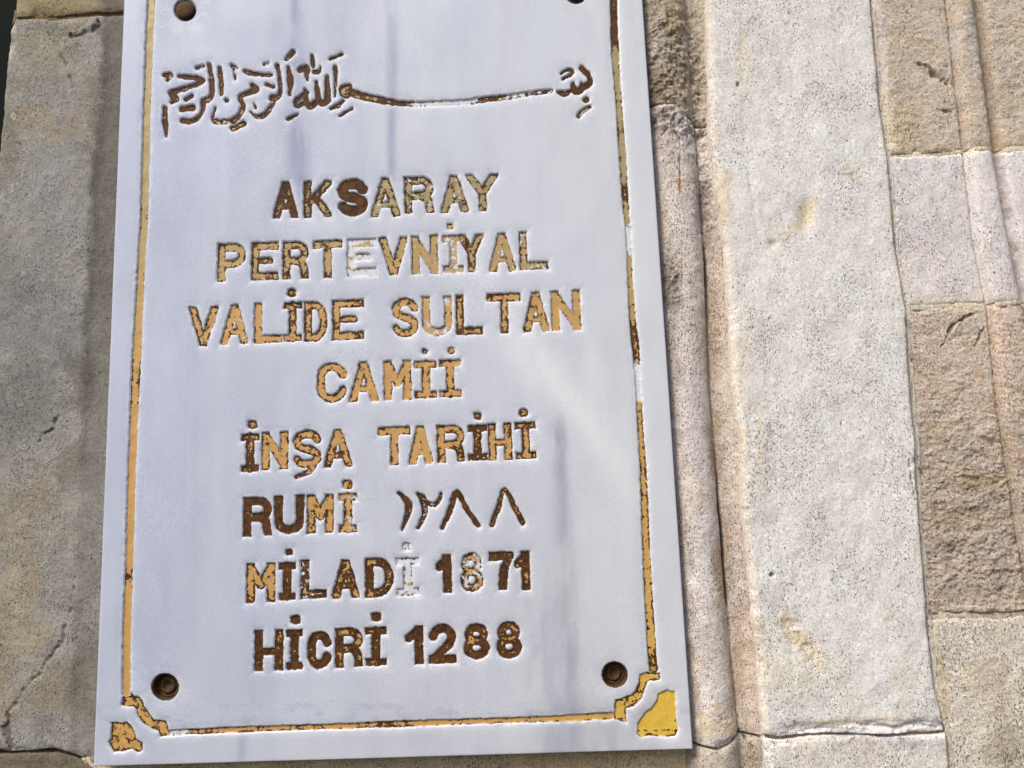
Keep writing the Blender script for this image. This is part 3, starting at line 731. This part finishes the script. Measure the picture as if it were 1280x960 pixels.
line('RUMİ', 290, 590, 3.2, 5.0, .5, [(43, 156, 104, 258, n_, .12, .08), (168, 286, 98, 251, n_, .1, .0), (300, 404, 94, 246, n_, .6, .1), (428, 498, 86, 244, (460, 50, 17), .7, .34)])
line('MİLADİ1871', 290, 590, 3.2, 5.0, .5, [(56, 170, 370, 524, n_, .55, .1), (186, 252, 362, 517, (227, 323, 13), .12, .05), (274, 377, 355, 508, n_, .15, .32), (400, 508, 355, 507, n_, .4, .05),
     (533, 645, 347, 503, n_, .3, .05), (660, 748, 345, 498, (697, 298, 14), .5, .62), (818, 890, 334, 485, n_, .08, .05), (916, 1005, 326, 482, n_, .55, .42, 4.4), (1032, 1132, 323, 474, n_, .18, .1), (1133, 1205, 322, 474, n_, .15, .05)])
line('HİCRİ1288', 290, 590, 3.2, 5.1, .48, [(88, 202, 637, 799, n_, .15, .05), (216, 280, 632, 795, (253, 592, 18), .12, .02), (301, 396, 640, 791, n_, .08, 0), (413, 522, 628, 783, n_, .28, .05),
     (534, 618, 623, 780, (575, 581, 18), .12, .02), (694, 780, 620, 773, n_, .08, .02), (789, 898, 613, 769, n_, .12, .0), (928, 1032, 610, 753, n_, .22, .05), (1060, 1160, 601, 750, n_, .22, .03)])

# ---- freehand strokes, given in enlarged crops of the photograph
CALL = []    # (name, label, strokes px, gold, bare)
def free(name, label, ox, oy, sc, strokes, g, b, k=1.0):
    CALL.append((name, label, [[(ox + x / sc, oy + y / sc, max(.9, r / sc * k)) for x, y, r in st] for st in strokes], g, b))
za = (190, 50, 4.571)
F = lambda strokes, g=.3, b=.0, k=1.0: free('calligraphy_stroke', None, *za, strokes, g, b, k)
F([[(68, 385, 12), (72, 470, 14), (80, 548, 5)]])
F([[(68, 198, 10), (100, 196, 14), (85, 228, 5)]])
F([[(252, 156, 9), (292, 146, 7)]])
F([[(155, 205, 11), (220, 210, 13), (288, 228, 13), (230, 258, 12), (150, 285, 13), (108, 300, 16), (125, 325, 22), (132, 335, 16), (110, 352, 8)]], .22)
F([[(192, 338, 10), (226, 315, 10)]])
F([[(168, 392, 15), (198, 388, 14), (232, 386, 16)]], .18)
F([[(325, 140, 12), (335, 200, 13), (342, 290, 14), (328, 335, 13), (292, 348, 16), (288, 400, 11), (262, 442, 10), (220, 462, 12), (178, 460, 17)]], .3)
F([[(385, 160, 10), (392, 230, 12), (396, 308, 8)]], .4, .1)
F([[(455, 145, 8), (468, 180, 6), (474, 225, 4)], [(468, 148, 6), (486, 158, 4)]], .2, .3)
F([[(530, 178, 11), (580, 190, 13), (625, 195, 7)]], .3)
F([[(630, 198, 9), (680, 198, 7)]])
F([[(640, 138, 5), (668, 128, 3)]], .5, .4)
F([[(716, 145, 12), (728, 220, 10), (732, 290, 10), (715, 325, 13), (685, 330, 17)]], .35, .08)
F([[(700, 345, 5), (675, 388, 11), (634, 432, 14), (592, 435, 8), (566, 412, 5)]], .45, .1)
F([[(778, 155, 9), (790, 230, 17), (785, 308, 7)]], .1)
F([[(575, 258, 14), (592, 282, 18), (545, 300, 13), (505, 325, 13), (518, 380, 12), (495, 430, 13), (460, 460, 17)]], .3)
F([[(450, 462, 9), (400, 466, 13), (356, 462, 13), (345, 440, 7), (362, 385, 4)]], .6, .25)
F([[(427, 342, 12)]])
F([[(465, 502, 17), (522, 476, 14)]])
F([[(655, 253, 10), (692, 265, 9)]], .1)
F([[(583, 362, 6), (590, 385, 7)]])
F([[(768, 106, 10), (803, 68, 15)]])
F([[(845, 168, 14), (880, 162, 20), (882, 192, 13), (887, 230, 4)]], .15)
F([[(915, 90, 10), (920, 150, 9)]])
F([[(925, 180, 12), (952, 180, 9), (962, 152, 4)]], .2, .2)
F([[(1015, 108, 7), (1085, 80, 6)]], .3)
F([[(1047, 150, 10), (1048, 210, 9), (1045, 322, 5)]], .3, .15)
F([[(1000, 208, 10), (1003, 290, 14), (1000, 345, 18), (962, 355, 16), (945, 300, 15), (938, 240, 8)], [(945, 350, 14), (905, 375, 18), (880, 350, 16), (874, 288, 11)],
   [(880, 300, 14), (822, 345, 11), (828, 374, 12), (885, 350, 12)]], .2)
F([[(778, 450, 10), (832, 424, 5)]], .3, .2)
F([[(1020, 390, 8), (1060, 374, 12), (1092, 345, 8)]])
F([[(1072, 432, 6), (1145, 388, 4)]], .5, .3)
zb = (440, 50, 3.765)
free('calligraphy_stroke', 'long sweeping stroke of the calligraphy line', zb[0], zb[1], zb[2],
     [[(-15, 218, 14), (-48, 232, 15), (-30, 258, 15), (-10, 240, 15), (0, 246, 18), (60, 265, 17), (120, 278, 15), (200, 292, 12), (300, 300, 11), (400, 299, 11), (520, 292, 11), (640, 276, 12), (740, 265, 11), (850, 248, 9), (940, 238, 7)]], .3, .3)
E_ = lambda strokes, g=.1, b=.0: free('calligraphy_stroke', None, *zb, strokes, g, b)
E_([[(972, 243, 9), (1002, 250, 13), (1026, 240, 8)], [(1042, 205, 8), (1050, 235, 18), (1080, 228, 14), (1082, 200, 5)], [(1080, 225, 14), (1114, 205, 15), (1118, 168, 10), (1084, 132, 14)]])
E_([[(985, 156, 4), (1010, 140, 6), (1036, 140, 8), (1030, 160, 8), (990, 182, 3)]], .15, .05)
E_([[(1103, 278, 14)]])
E_([[(1066, 356, 9), (1090, 330, 10), (1122, 314, 6)]], .6, .3)
zc = (290, 590, 3.2)
N_ = lambda label, strokes, g=.3, b=.08: free('eastern_numeral', label, *zc, strokes, g, b)
N_('Eastern Arabic numeral one', [[(668, 86, 7), (700, 118, 13), (706, 150, 13), (681, 232, 4)]], .2, .05)
N_('Eastern Arabic numeral two', [[(742, 86, 6), (764, 112, 13), (770, 165, 10), (746, 224, 7)], [(768, 112, 7), (800, 134, 8), (826, 118, 7), (838, 86, 4)]], .3, .35)
N_('Eastern Arabic numeral eight', [[(842, 224, 8), (872, 155, 10), (900, 82, 10), (940, 150, 10), (984, 214, 9)]], .25)
N_('Eastern Arabic numeral eight', [[(1040, 212, 9), (1066, 140, 9), (1090, 72, 8), (1130, 140, 10), (1164, 204, 10)]], .35)

# ---- border line, corner curls and corner ornaments
BL = [[(190, -20, 4.2), (187, 20, 4.2), (183, 130, 4.0), (180, 250, 4.2), (175, 350, 4.2), (170, 450, 5.0), (165, 560, 4.4), (161, 700, 4.4), (157.5, 800, 4.4), (157.0, 867, 4.4)]]
BCL = [(110 + a / 6, 800 + b / 6) for a, b in ((258, 425), (256, 488), (300, 500), (345, 495), (362, 540), (380, 580), (410, 620), (450, 648), (500, 672), (528, 690), (535, 725), (600, 715), (600, 690), (590, 640), (578, 612), (530, 605), (490, 602),
        (465, 568), (440, 535), (415, 500), (405, 455), (382, 432), (345, 430), (325, 402), (310, 425))]
BCR = [(700 + a / 5.335, 780 + b / 5.335) for a, b in ((604, 330), (662, 334), (665, 375), (600, 378), (577, 400), (562, 450), (537, 510), (490, 550), (445, 568), (440, 655), (370, 640), (368, 560), (372, 510), (420, 498), (480, 478), (510, 450), (528, 400), (535, 345), (570, 324))]
BB = [[(214, 916.5, 3.2), (232, 915.5, 3.0), (300, 912.5, 3.2), (400, 909, 2.8), (500, 905.5, 3.4), (600, 902, 2.8), (700, 899, 3.3), (750, 896, 3.8), (764, 894.8, 4)]]
BR = [[(767, -20, 3.8), (769, 60, 4.4), (772.5, 110, 3.6), (778, 190, 3.8), (782, 250, 3.6), (786, 300, 2.4), (788, 350, 2.8), (791, 400, 3.8), (795, 435, 4.4), (797.5, 475, 2.6), (800, 520, 3.0), (805, 600, 4.0), (808, 680, 4.4), (812, 760, 4.8), (815.5, 815, 5), (817.4, 836, 5)]]
ORN_L = [(110 + a / 6, 800 + b / 6) for a, b in ((170, 620), (215, 622), (255, 630), (290, 615), (320, 650), (345, 700), (355, 745), (400, 770), (400, 830), (375, 845), (330, 815), (260, 835), (190, 840), (165, 800), (155, 770), (175, 740), (172, 690), (180, 650))]
ORN_R = [(700 + a / 5.335, 780 + b / 5.335) for a, b in ((660, 470), (720, 445), (745, 460), (765, 455), (770, 520), (775, 650), (790, 690), (770, 750), (690, 755), (600, 745), (540, 758), (520, 740), (520, 670), (540, 640), (570, 600), (620, 555), (650, 510))]

SHAPES = []      # (name, label, sd function, bounds, gold fn, bare fn, hue fn)
const = lambda v: (lambda x, y: np.full(np.shape(x), float(v)))
for (ch, x0, x1, yb, cap, r, dot, g, b, hue) in LINES:
    sd, bd = glyph_shape(ch, x0, x1, yb, cap, r, dot)
    SHAPES.append(('numeral' if ch.isdigit() else 'letter', 'engraved %s %s' % ('numeral' if ch.isdigit() else 'letter', ch), sd, bd, const(g), const(b), const(hue)))
def smooth(st):
    if len(st) < 3: return st
    P = np.array(st, float); out = []
    Q = np.vstack([P[0] * 2 - P[1], P, P[-1] * 2 - P[-2]])
    for i in range(1, len(Q) - 2):
        for t in (0, .25, .5, .75):
            a, b, c, d = Q[i - 1], Q[i], Q[i + 1], Q[i + 2]
            out.append(.5 * ((2 * b) + (-a + c) * t + (2 * a - 5 * b + 4 * c - d) * t * t + (-a + 3 * b - 3 * c + d) * t ** 3))
    out.append(P[-1])
    return [(float(p[0]), float(p[1]), max(.7, float(p[2]))) for p in out]
def stroke_shape(strokes, wob=.7, seed=0, sm=True):
    if sm: strokes = [smooth(st) for st in strokes]
    def sd(x, y): return seg_sd(x, y, strokes) + fbm(x, y, 5, 5, 3, seed + 500) * wob
    P = [p for st in strokes for p in st]
    bd = (min(p[0] - p[2] for p in P) - 3, min(p[1] - p[2] for p in P) - 3, max(p[0] + p[2] for p in P) + 3, max(p[1] + p[2] for p in P) + 3)
    return sd, bd
for k, (nm, lb, st, g, b) in enumerate(CALL):
    sd, bd = stroke_shape(st, .7, k)
    bf = const(b)
    if lb and lb.startswith('long'):
        bf = lambda x, y: .02 + .75 * sstep(480, 540, x) * (1 - .8 * np.exp(-((x - 615) / 18) ** 2)) * (1 - .45 * sstep(640, 665, x))
    SHAPES.append((nm, lb, sd, bd, const(g), bf, const(.12 if nm[0] == 'c' else .45)))
def prof1(pts, axis=1):
    return lambda x, y: np.interp(y if axis else x, [p[0] for p in pts], [p[1] for p in pts])
for nm, lb, st, g, b, h in (
    ('border_line', 'left border line in solid gold', BL, prof1([(0, .9), (30, 1.1), (60, 1.2), (118, 1.1), (124, .7), (132, 1.2), (250, 1.2), (262, .6), (275, .9), (300, 1.2), (350, .9), (380, 1.2), (440, 1.1), (465, .62), (485, .6), (520, 1.0), (560, 1.2), (705, 1.1), (718, .35), (730, .7), (745, 1.1), (800, 1.3), (1000, 1.2)]), const(.0), prof1([(0, .0), (200, .03), (330, .2), (450, .38), (600, .46), (900, .5)])),
    ('border_line', 'bottom border line in bright gold with gaps', BB, prof1([(200, .5), (245, .55), (262, .8), (290, .92), (380, .75), (430, .95), (480, .45), (505, .5), (530, .9), (610, .95), (650, .7), (700, 1.0), (770, .9)], 0), prof1([(208, .7), (228, .62), (250, .12), (300, .02), (700, .0), (770, .0)], 0), prof1([(200, .5), (600, .58), (770, .7)], 0)),
    ('border_line', 'right border line, patchy above and bright gold below', BR, prof1([(0, .4), (10, .1), (50, .15), (66, .9), (110, .85), (122, .75), (190, .95), (226, .8), (234, .1), (246, .15), (254, .9), (300, .9), (390, .95), (404, .4), (448, .3), (456, .9), (560, .8), (640, .62), (700, .8), (800, .7), (830, .5), (900, .6)]),
        prof1([(0, .1), (250, .15), (275, .35), (292, .95), (312, .6), (330, .1), (450, .15), (462, .9), (498, .9), (508, .1), (900, 0)]), prof1([(0, .0), (240, .05), (400, .3), (520, .55), (700, .65), (900, .75)]))):
    sd, bd = stroke_shape(st, .6, 30)
    SHAPES.append((nm, lb, sd, bd, g, b, h))
for nm, lb, P, g, h in (('border_curl', 'flaking curl of the border at the bottom left corner', BCL, .55, .6), ('border_curl', 'gold and brown curl of the border at the bottom right corner', BCR, .62, .8),
        ('corner_ornament', 'flaked corner ornament at the bottom left', ORN_L, .52, .62), ('corner_ornament', 'bright yellow gold corner ornament at the bottom right', ORN_R, .93, 1.0)):
    gf = const(g)
    if g > .9: gf = lambda x, y: .97 - .5 * sstep(911, 914, y) * (1 - sstep(914, 917, y)) - .35 * sstep(914, 920, y)
    SHAPES.append((nm, lb, (lambda P: lambda x, y: poly_sd(x, y, P) + fbm(x, y, 7, 7, 3, 3) * .7)(P), (min(p[0] for p in P) - 4, min(p[1] for p in P) - 4, max(p[0] for p in P) + 4, max(p[1] for p in P) + 4), gf, const(0), const(h)))

HOLES = [(206, 859, 16.0, 13.0, 'sunk'), (768.5, 843.5, 15.0, 13.0, 'sunk'), (231, 12, 13.4, 2.2, 'dome'), (720, -10, 14.0, 2.2, 'dome')]
DEPTH = 2.0      # how deep the letters are cut (pixels)

def relief(x, y, sd):
    """height of the plaque face in pixels given the distance to the cut shapes"""
    out = np.clip(sd, 0, None)
    h = -DEPTH * (1 - sstep(-.1, 1.3, sd))
    h = h - .8 * np.exp(-(out / 5.0) ** 1.5) * (1 + .35 * fbm(x, y, 12, 12, 3, 4))
    return h

# ---- the slab
step = 1.22
ny = int((958 + 45) / step); nx = int(700 / step)
s = np.linspace(0, 1, nx)[None, :]; t = np.linspace(0, 1, ny)[:, None]
y = -45 + (1003) * t + 0 * s
for _ in range(2):
    xl, xr = pl(EDGE_L, y), pl(EDGE_R, y)
    x = xl + (xr - xl) * s
    y = -45 + t * (np.interp(x, [117.4, 866], [958, 936.5]) + 45)
SD = np.full(x.shape, 60.0)
def stamp(fn, bd, pad=16):
    r0 = max(0, int((bd[1] - pad - 22 + 45) / step) - 22); r1 = min(ny, int((bd[3] + pad + 45) / step * 1.025) + 24)
    xs = x[r0:r1]
    cm = ((xs > bd[0] - pad) & (xs < bd[2] + pad)).any(0); cc = np.nonzero(cm)[0]
    if r1 <= r0 or len(cc) == 0: return
    c0, c1 = cc[0], cc[-1] + 1
    SD[r0:r1, c0:c1] = np.minimum(SD[r0:r1, c0:c1], fn(x[r0:r1, c0:c1], y[r0:r1, c0:c1]))
for (nm, lb, fn, bd, g, b, hu) in SHAPES: stamp(fn, bd)
# snap vertices lying close to an outline onto it, so that cut edges are crisp
def snap(x, y, SD, level=.0):
    gy, gx = np.gradient(SD); 
    # gradient per pixel
    dxs = np.gradient(x, axis=1); dys = np.gradient(y, axis=0)
    gx = gx / dxs; gy = gy / dys
    n = np.hypot(gx, gy) + 1e-6
    near = (np.abs(SD - level) < .5 * step) & (n > .3)
    mv = np.where(near, -(SD - level), 0)
    return x + mv * gx / n, y + mv * gy / n, np.where(near, level, SD)
hx = x.copy(); hy = y.copy()
sx, sy, SD2 = snap(x, y, SD)
H = relief(sx, sy, SD2)
HO = np.full(x.shape, 60.0)
for (cx, cy, r, dp_, kind) in HOLES:
    d = np.hypot(sx - cx, sy - cy) - r
    HO = np.minimum(HO, d)
    mv = np.where(np.abs(d) < .5 * step, -d, 0); L = d + r + 1e-6
    nxx = sx + mv * (sx - cx) / L; nyy = sy + mv * (sy - cy) / L
    sx, sy = nxx, nyy
    d = np.hypot(sx - cx, sy - cy) - r
    H = H - dp_ * (1 - sstep(-.2, 1.0, d)) - (.8 if kind == 'sunk' else .3) * np.exp(-(np.clip(d, 0, None) / 9) ** 1.5)
H = H + fbm(sx, sy, 160, 200, 2, 7) * .5 + fbm(sx, sy, 30, 40, 3, 8) * .07
# soft arris all round
el = np.minimum(np.minimum(sx - pl(EDGE_L, sy), pl(EDGE_R, sy) - sx), (np.interp(sx, [117.4, 866], [958, 936.5]) - sy))
H = H - .3 * np.exp(-(np.clip(el, 0, None) / 1.2) ** 1.2)
# its colouring: marble tones, with some light and shade painted in
def bord(x, y):
    """1 inside the border line"""
    l = np.interp(y, [p[1] for p in BL[0]], [p[0] for p in BL[0]]); r = np.interp(y, [p[1] for p in BR[0]], [p[0] for p in BR[0]]); b = np.interp(x, [p[0] for p in BB[0]], [p[1] for p in BB[0]])
    return sstep(0, 6, x - l) * sstep(0, 6, r - x) * sstep(0, 6, b - y)
ins = bord(sx, sy)
C = np.zeros(sx.shape + (3,))
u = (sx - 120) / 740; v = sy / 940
cTL, cTR, cBL, cBR = lin(188, 197, 222), lin(216, 221, 228), lin(194, 201, 217), lin(211, 214, 221)  # bluer left to paler right: light gradient painted into the base colour
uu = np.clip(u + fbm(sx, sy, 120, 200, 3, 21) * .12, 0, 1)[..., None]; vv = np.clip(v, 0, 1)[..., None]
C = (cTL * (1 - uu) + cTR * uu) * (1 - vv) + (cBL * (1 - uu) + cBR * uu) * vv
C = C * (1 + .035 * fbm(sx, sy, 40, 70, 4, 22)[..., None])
def streak(cx, y0, y1, w, rgb, st, seed, drift=.0):
    global C
    vpx = VP[0] + (cx - VP[0]) * (sy - VP[1]) / ((y0 + y1) / 2 - VP[1])
    m = np.exp(-((sx - vpx - fbm(sx, sy, 30, 90, 3, seed) * w * .5) / w) ** 2) * sstep(y0 - 40, y0 + 20, sy) * (1 - sstep(y1 - 40, y1 + 30, sy)) * np.clip(.75 + .6 * fbm(sx, sy, 14, 50, 4, seed + 1), 0, 1) * st
    C = C * (1 - m[..., None]) + lin(*rgb) * m[..., None]
streak(372, -60, 270, 13, (148, 152, 186), .7, 31); streak(368, -60, 200, 5, (140, 142, 178), .5, 131); streak(490, -60, 235, 8, (160, 164, 194), .6, 33); streak(491, 150, 240, 4, (140, 144, 182), .5, 133)
streak(430, -60, 170, 24, (186, 190, 216), .6, 35); streak(345, -60, 60, 14, (182, 186, 210), .5, 135)
streak(709, 530, 970, 10, (146, 150, 168), .7, 37); streak(690, 740, 970, 22, (172, 175, 188), .6, 39); streak(724, 700, 970, 6, (152, 155, 168), .5, 41); streak(716, 600, 970, 26, (190, 193, 202), .5, 141)
streak(303, 900, 975, 8, (134, 140, 170), .8, 43); streak(755, 885, 975, 26, (168, 170, 182), .6, 45); streak(205, 60, 870, 26, (184, 192, 214), .6, 46); streak(700, 890, 975, 18, (166, 168, 182), .5, 145)
streak(560, 860, 970, 40, (186, 190, 206), .5, 48); streak(640, -40, 200, 20, (204, 208, 220), .4, 49); streak(330, 240, 900, 34, (190, 197, 216), .5, 50); streak(260, 300, 900, 20, (196, 202, 220), .5, 51)
streak(800, 880, 975, 16, (178, 180, 188), .5, 147)
for k_ in range(26):
    streak(rng.uniform(150, 800), rng.uniform(-60, 700), rng.uniform(200, 970), rng.uniform(2, 7), [(176, 182, 206), (222, 226, 232)][k_ % 2], rng.uniform(.12, .3), 300 + k_ * 3)
# lilac shade above the lower border, painted into the marble colour
m = np.clip(fbm(sx, sy, 20, 9, 4, 182) - .1, 0, 1) * sstep(870, 885, sy) * (1 - sstep(895, 915, sy)) * .35
C = C * (1 - m[..., None]) + lin(150, 152, 190) * m[..., None]
# soft glare right of centre, painted as paler marble colour
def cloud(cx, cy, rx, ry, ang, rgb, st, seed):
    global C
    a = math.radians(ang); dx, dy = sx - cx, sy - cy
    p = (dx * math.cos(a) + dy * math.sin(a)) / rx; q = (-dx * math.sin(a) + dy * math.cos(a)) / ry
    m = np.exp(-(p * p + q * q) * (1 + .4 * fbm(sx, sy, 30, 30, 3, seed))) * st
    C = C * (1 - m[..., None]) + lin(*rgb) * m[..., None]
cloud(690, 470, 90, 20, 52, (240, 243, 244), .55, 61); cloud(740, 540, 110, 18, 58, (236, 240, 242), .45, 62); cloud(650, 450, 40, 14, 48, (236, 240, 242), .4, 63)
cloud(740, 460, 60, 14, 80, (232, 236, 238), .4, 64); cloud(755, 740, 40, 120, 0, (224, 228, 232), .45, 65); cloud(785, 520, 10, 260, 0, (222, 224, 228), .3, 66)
# whitish rim along the cut edges: their lit halo painted into the colour
o_ = np.clip(SD2, 0, None)
sh_up = np.exp(-((o_ - 5.5) / 4.0) ** 2) * np.clip(.55 + .6 * fbm(sx, sy, 12, 12, 4, 71), 0, 1)
m = np.exp(-((o_ - 2.2) / 2.4) ** 2) * np.clip(.6 + .6 * fbm(sx, sy, 7, 7, 4, 72), 0, 1) * .5 * 1.1 * (SD2 > .05)
C = C * (1 - m[..., None]) + lin(232, 231, 232) * m[..., None]
m = np.exp(-((HO - 12) / 9) ** 2) * np.clip(.4 + fbm(sx, sy, 9, 9, 4, 73), 0, 1) * .35
C = C * (1 - m[..., None]) + lin(226, 230, 232) * m[..., None]
# leftovers of brown primer in the very corner of the cuts
m = (np.abs(SD2) < .7 * step) * np.clip(fbm(sx, sy, 4, 4, 3, 74) * 2.0 - .55, 0, 1) * .7
C = C * (1 - m[..., None]) + lin(96, 66, 40) * m[..., None]
# stone dust and rust inside the screw holes
m = (1 - sstep(-.2, 1.4, HO)) * .95
C = C * (1 - m[..., None]) + lin(44, 38, 30) * m[..., None]
tooth = .15 + .85 * ins * (.35 + .65 * (1 - sstep(430, 700, sx + fbm(sx, sy, 60, 60, 3, 81) * 60)) ) * np.clip(.8 + .5 * fbm(sx, sy, 50, 50, 3, 82), 0, 1)
tooth = np.clip(tooth + .35 * np.exp(-(o_ / 10) ** 2) * ins, 0, 1)

P = at(sx, sy, PLANE); P[..., 1] = -(PLANE + H * K)
V = P.reshape(-1, 3); nr, nc = sx.shape
idx = np.arange(nr * nc).reshape(nr, nc)
ring = np.concatenate([idx[0, :], idx[1:, -1], idx[-1, -2::-1], idx[-2:0:-1, 0]])
B = V[ring].copy(); B[:, 1] = -(2.0 * K)
n0 = len(V); mm = len(ring); j = np.arange(mm); jn = (j + 1) % mm
Q = np.concatenate([grid_quads(nr, nc), np.stack([ring, ring[jn], n0 + jn, n0 + j], -1)])
# back face as one fan-free quad
corner = [n0, n0 + nc - 1, n0 + nc + nr - 2, n0 + 2 * nc + nr - 3]
Q = np.concatenate([Q, np.array([corner])])
V = np.concatenate([V, B])
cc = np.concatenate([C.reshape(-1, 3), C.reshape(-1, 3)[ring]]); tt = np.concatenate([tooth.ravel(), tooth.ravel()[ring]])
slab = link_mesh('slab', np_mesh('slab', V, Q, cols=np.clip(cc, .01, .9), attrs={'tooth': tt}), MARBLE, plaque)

# ---- the paint in every cut: contour of its outline filled with small faces, with a skirt
def contour_mesh(name, sdf, bd, gf, bf, hf, level=.35, st=1.0, lift=.22, hfun=relief):
    xs = np.arange(bd[0], bd[2] + st, st); ys = np.arange(bd[1], bd[3] + st, st)
    X, Y = np.meshgrid(xs, ys); D = sdf(X, Y) - level
    ny_, nx_ = X.shape
    vx, vy, vd = [], [], []; vid = {}
    faces = []; rim = []
    def corner_v(i, j_):
        k = (i, j_)
        if k not in vid:
            vid[k] = len(vx); vx.append(X[i, j_]); vy.append(Y[i, j_]); vd.append(D[i, j_])
        return vid[k]
    def edge_v(a, b):
        k = (a, b) if a < b else (b, a)
        if k not in vid:
            (i1, j1), (i2, j2) = k
            d1, d2 = D[i1, j1], D[i2, j2]; t_ = d1 / (d1 - d2)
            vid[k] = len(vx); vx.append(X[i1, j1] + (X[i2, j2] - X[i1, j1]) * t_); vy.append(Y[i1, j1] + (Y[i2, j2] - Y[i1, j1]) * t_); vd.append(0.0)
        return vid[k]
    I = D < 0
    cells = np.argwhere(I[:-1, :-1] | I[1:, :-1] | I[:-1, 1:] | I[1:, 1:])
    for i, j_ in cells:
        i = int(i); j_ = int(j_)
        cs = [(i, j_), (i + 1, j_), (i + 1, j_ + 1), (i, j_ + 1)]
        f = []; cut = []
        for a, b in zip(cs, cs[1:] + cs[:1]):
            ia, ib = I[a], I[b]
            if ia: f.append(corner_v(*a))
            if ia != ib:
                e_ = edge_v(a, b); f.append(e_); cut.append((e_, bool(ia)))
        if len(f) >= 3: faces.append(f)
        if len(cut) == 2:
            (e1, o1), (e2, o2) = cut
            rim.append((e1, e2) if o1 else (e2, e1))
    if not faces: return None
    vx = np.array(vx); vy = np.array(vy); vd = np.array(vd)
    sdv = vd + level
    h = np.maximum(hfun(vx, vy, sdv), -DEPTH - 1.6) + lift
    Pn = at(vx, vy, PLANE); Pn[:, 1] = -(PLANE + (h + fbm(vx, vy, 160, 200, 2, 7) * .5 + fbm(vx, vy, 30, 40, 3, 8) * .07) * K)
    n = len(vx); low = sorted({a for e in rim for a in e}); lm = {a: n + k for k, a in enumerate(low)}
    L = Pn[low].copy(); L[:, 1] += .9 * K
    faces += [[a, b, lm[b], lm[a]] for a, b in rim]
    me = bpy.data.meshes.new(name); me.from_pydata(np.concatenate([Pn, L]).tolist(), [], faces); me.update()
    me.polygons.foreach_set('use_smooth', np.ones(len(faces), bool))
    ii = np.concatenate([np.arange(n), np.array(low, int)])
    for nm_, vals in (('gold', gf(vx, vy)), ('bare', bf(vx, vy)), ('hue', hf(vx, vy)), ('edge', np.clip(-vd / 3.6, 0, 1))):
        a_ = me.attributes.new(nm_, 'FLOAT', 'POINT'); a_.data.foreach_set('value', np.asarray(vals, np.float32)[ii])
    return me
for (nm, lb, fn, bd, g, b, hu) in SHAPES:
    me = contour_mesh(nm, fn, bd, g, b, hu)
    if me is None: continue
    link_mesh(nm, me, PAINT, plaque, lb)

# ---- screws
def lathe(name, cx, cy, prof, seg=40, dome=False):
    """prof: (radius px, height px above plaque face)"""
    c = at(cx, cy, PLANE); V = []; F_ = []
    for r, h in prof:
        for k in range(seg):
            a = 2 * math.pi * k / seg
            V.append((c[0] + r * K * math.cos(a), -(PLANE + h * K), c[2] + r * K * math.sin(a)))
    for i in range(len(prof) - 1):
        for k in range(seg):
            k2 = (k + 1) % seg
            F_.append((i * seg + k, i * seg + k2, (i + 1) * seg + k2, (i + 1) * seg + k))
    F_.append(tuple((len(prof) - 1) * seg + k for k in range(seg)))
    me = bpy.data.meshes.new(name); me.from_pydata(V, [], F_); me.update()
    me.polygons.foreach_set('use_smooth', np.ones(len(F_), bool))
    return me
for cx, cy, r, dp_, kind in HOLES:
    R_ = r; r = r * .92
    if kind == 'sunk':
        link_mesh('screw', lathe('screw', cx, cy, [(R_ + .8, -1.6), (R_ + .2, -.9), (R_ - 1.4, -1.5), (R_ - 2.0, -3), (R_ - 2.1, -9.4), (r - 1.4, -9.2), (r - 1.4, -8.8), (r * .78, -9.0), (r * .72, -10.6), (r * .66, -10.4), (r * .60, -8.0), (r * .42, -7.2), (r * .36, -9.6), (r * .05, -9.9)]), METAL, plaque, 'rusty screw sunk in its hole')
    else:
        link_mesh('screw', lathe('screw', cx, cy, [(r, -2.4), (r, -.2), (r * .93, .7), (r * .75, 1.6), (r * .45, 2.2), (r * .1, 2.4)]), METAL, plaque, 'domed brown screw cap')
print('objects', len(bpy.data.objects), 'tris~', sum(len(o.data.polygons) * 2 for o in bpy.data.objects if o.type == 'MESH'))
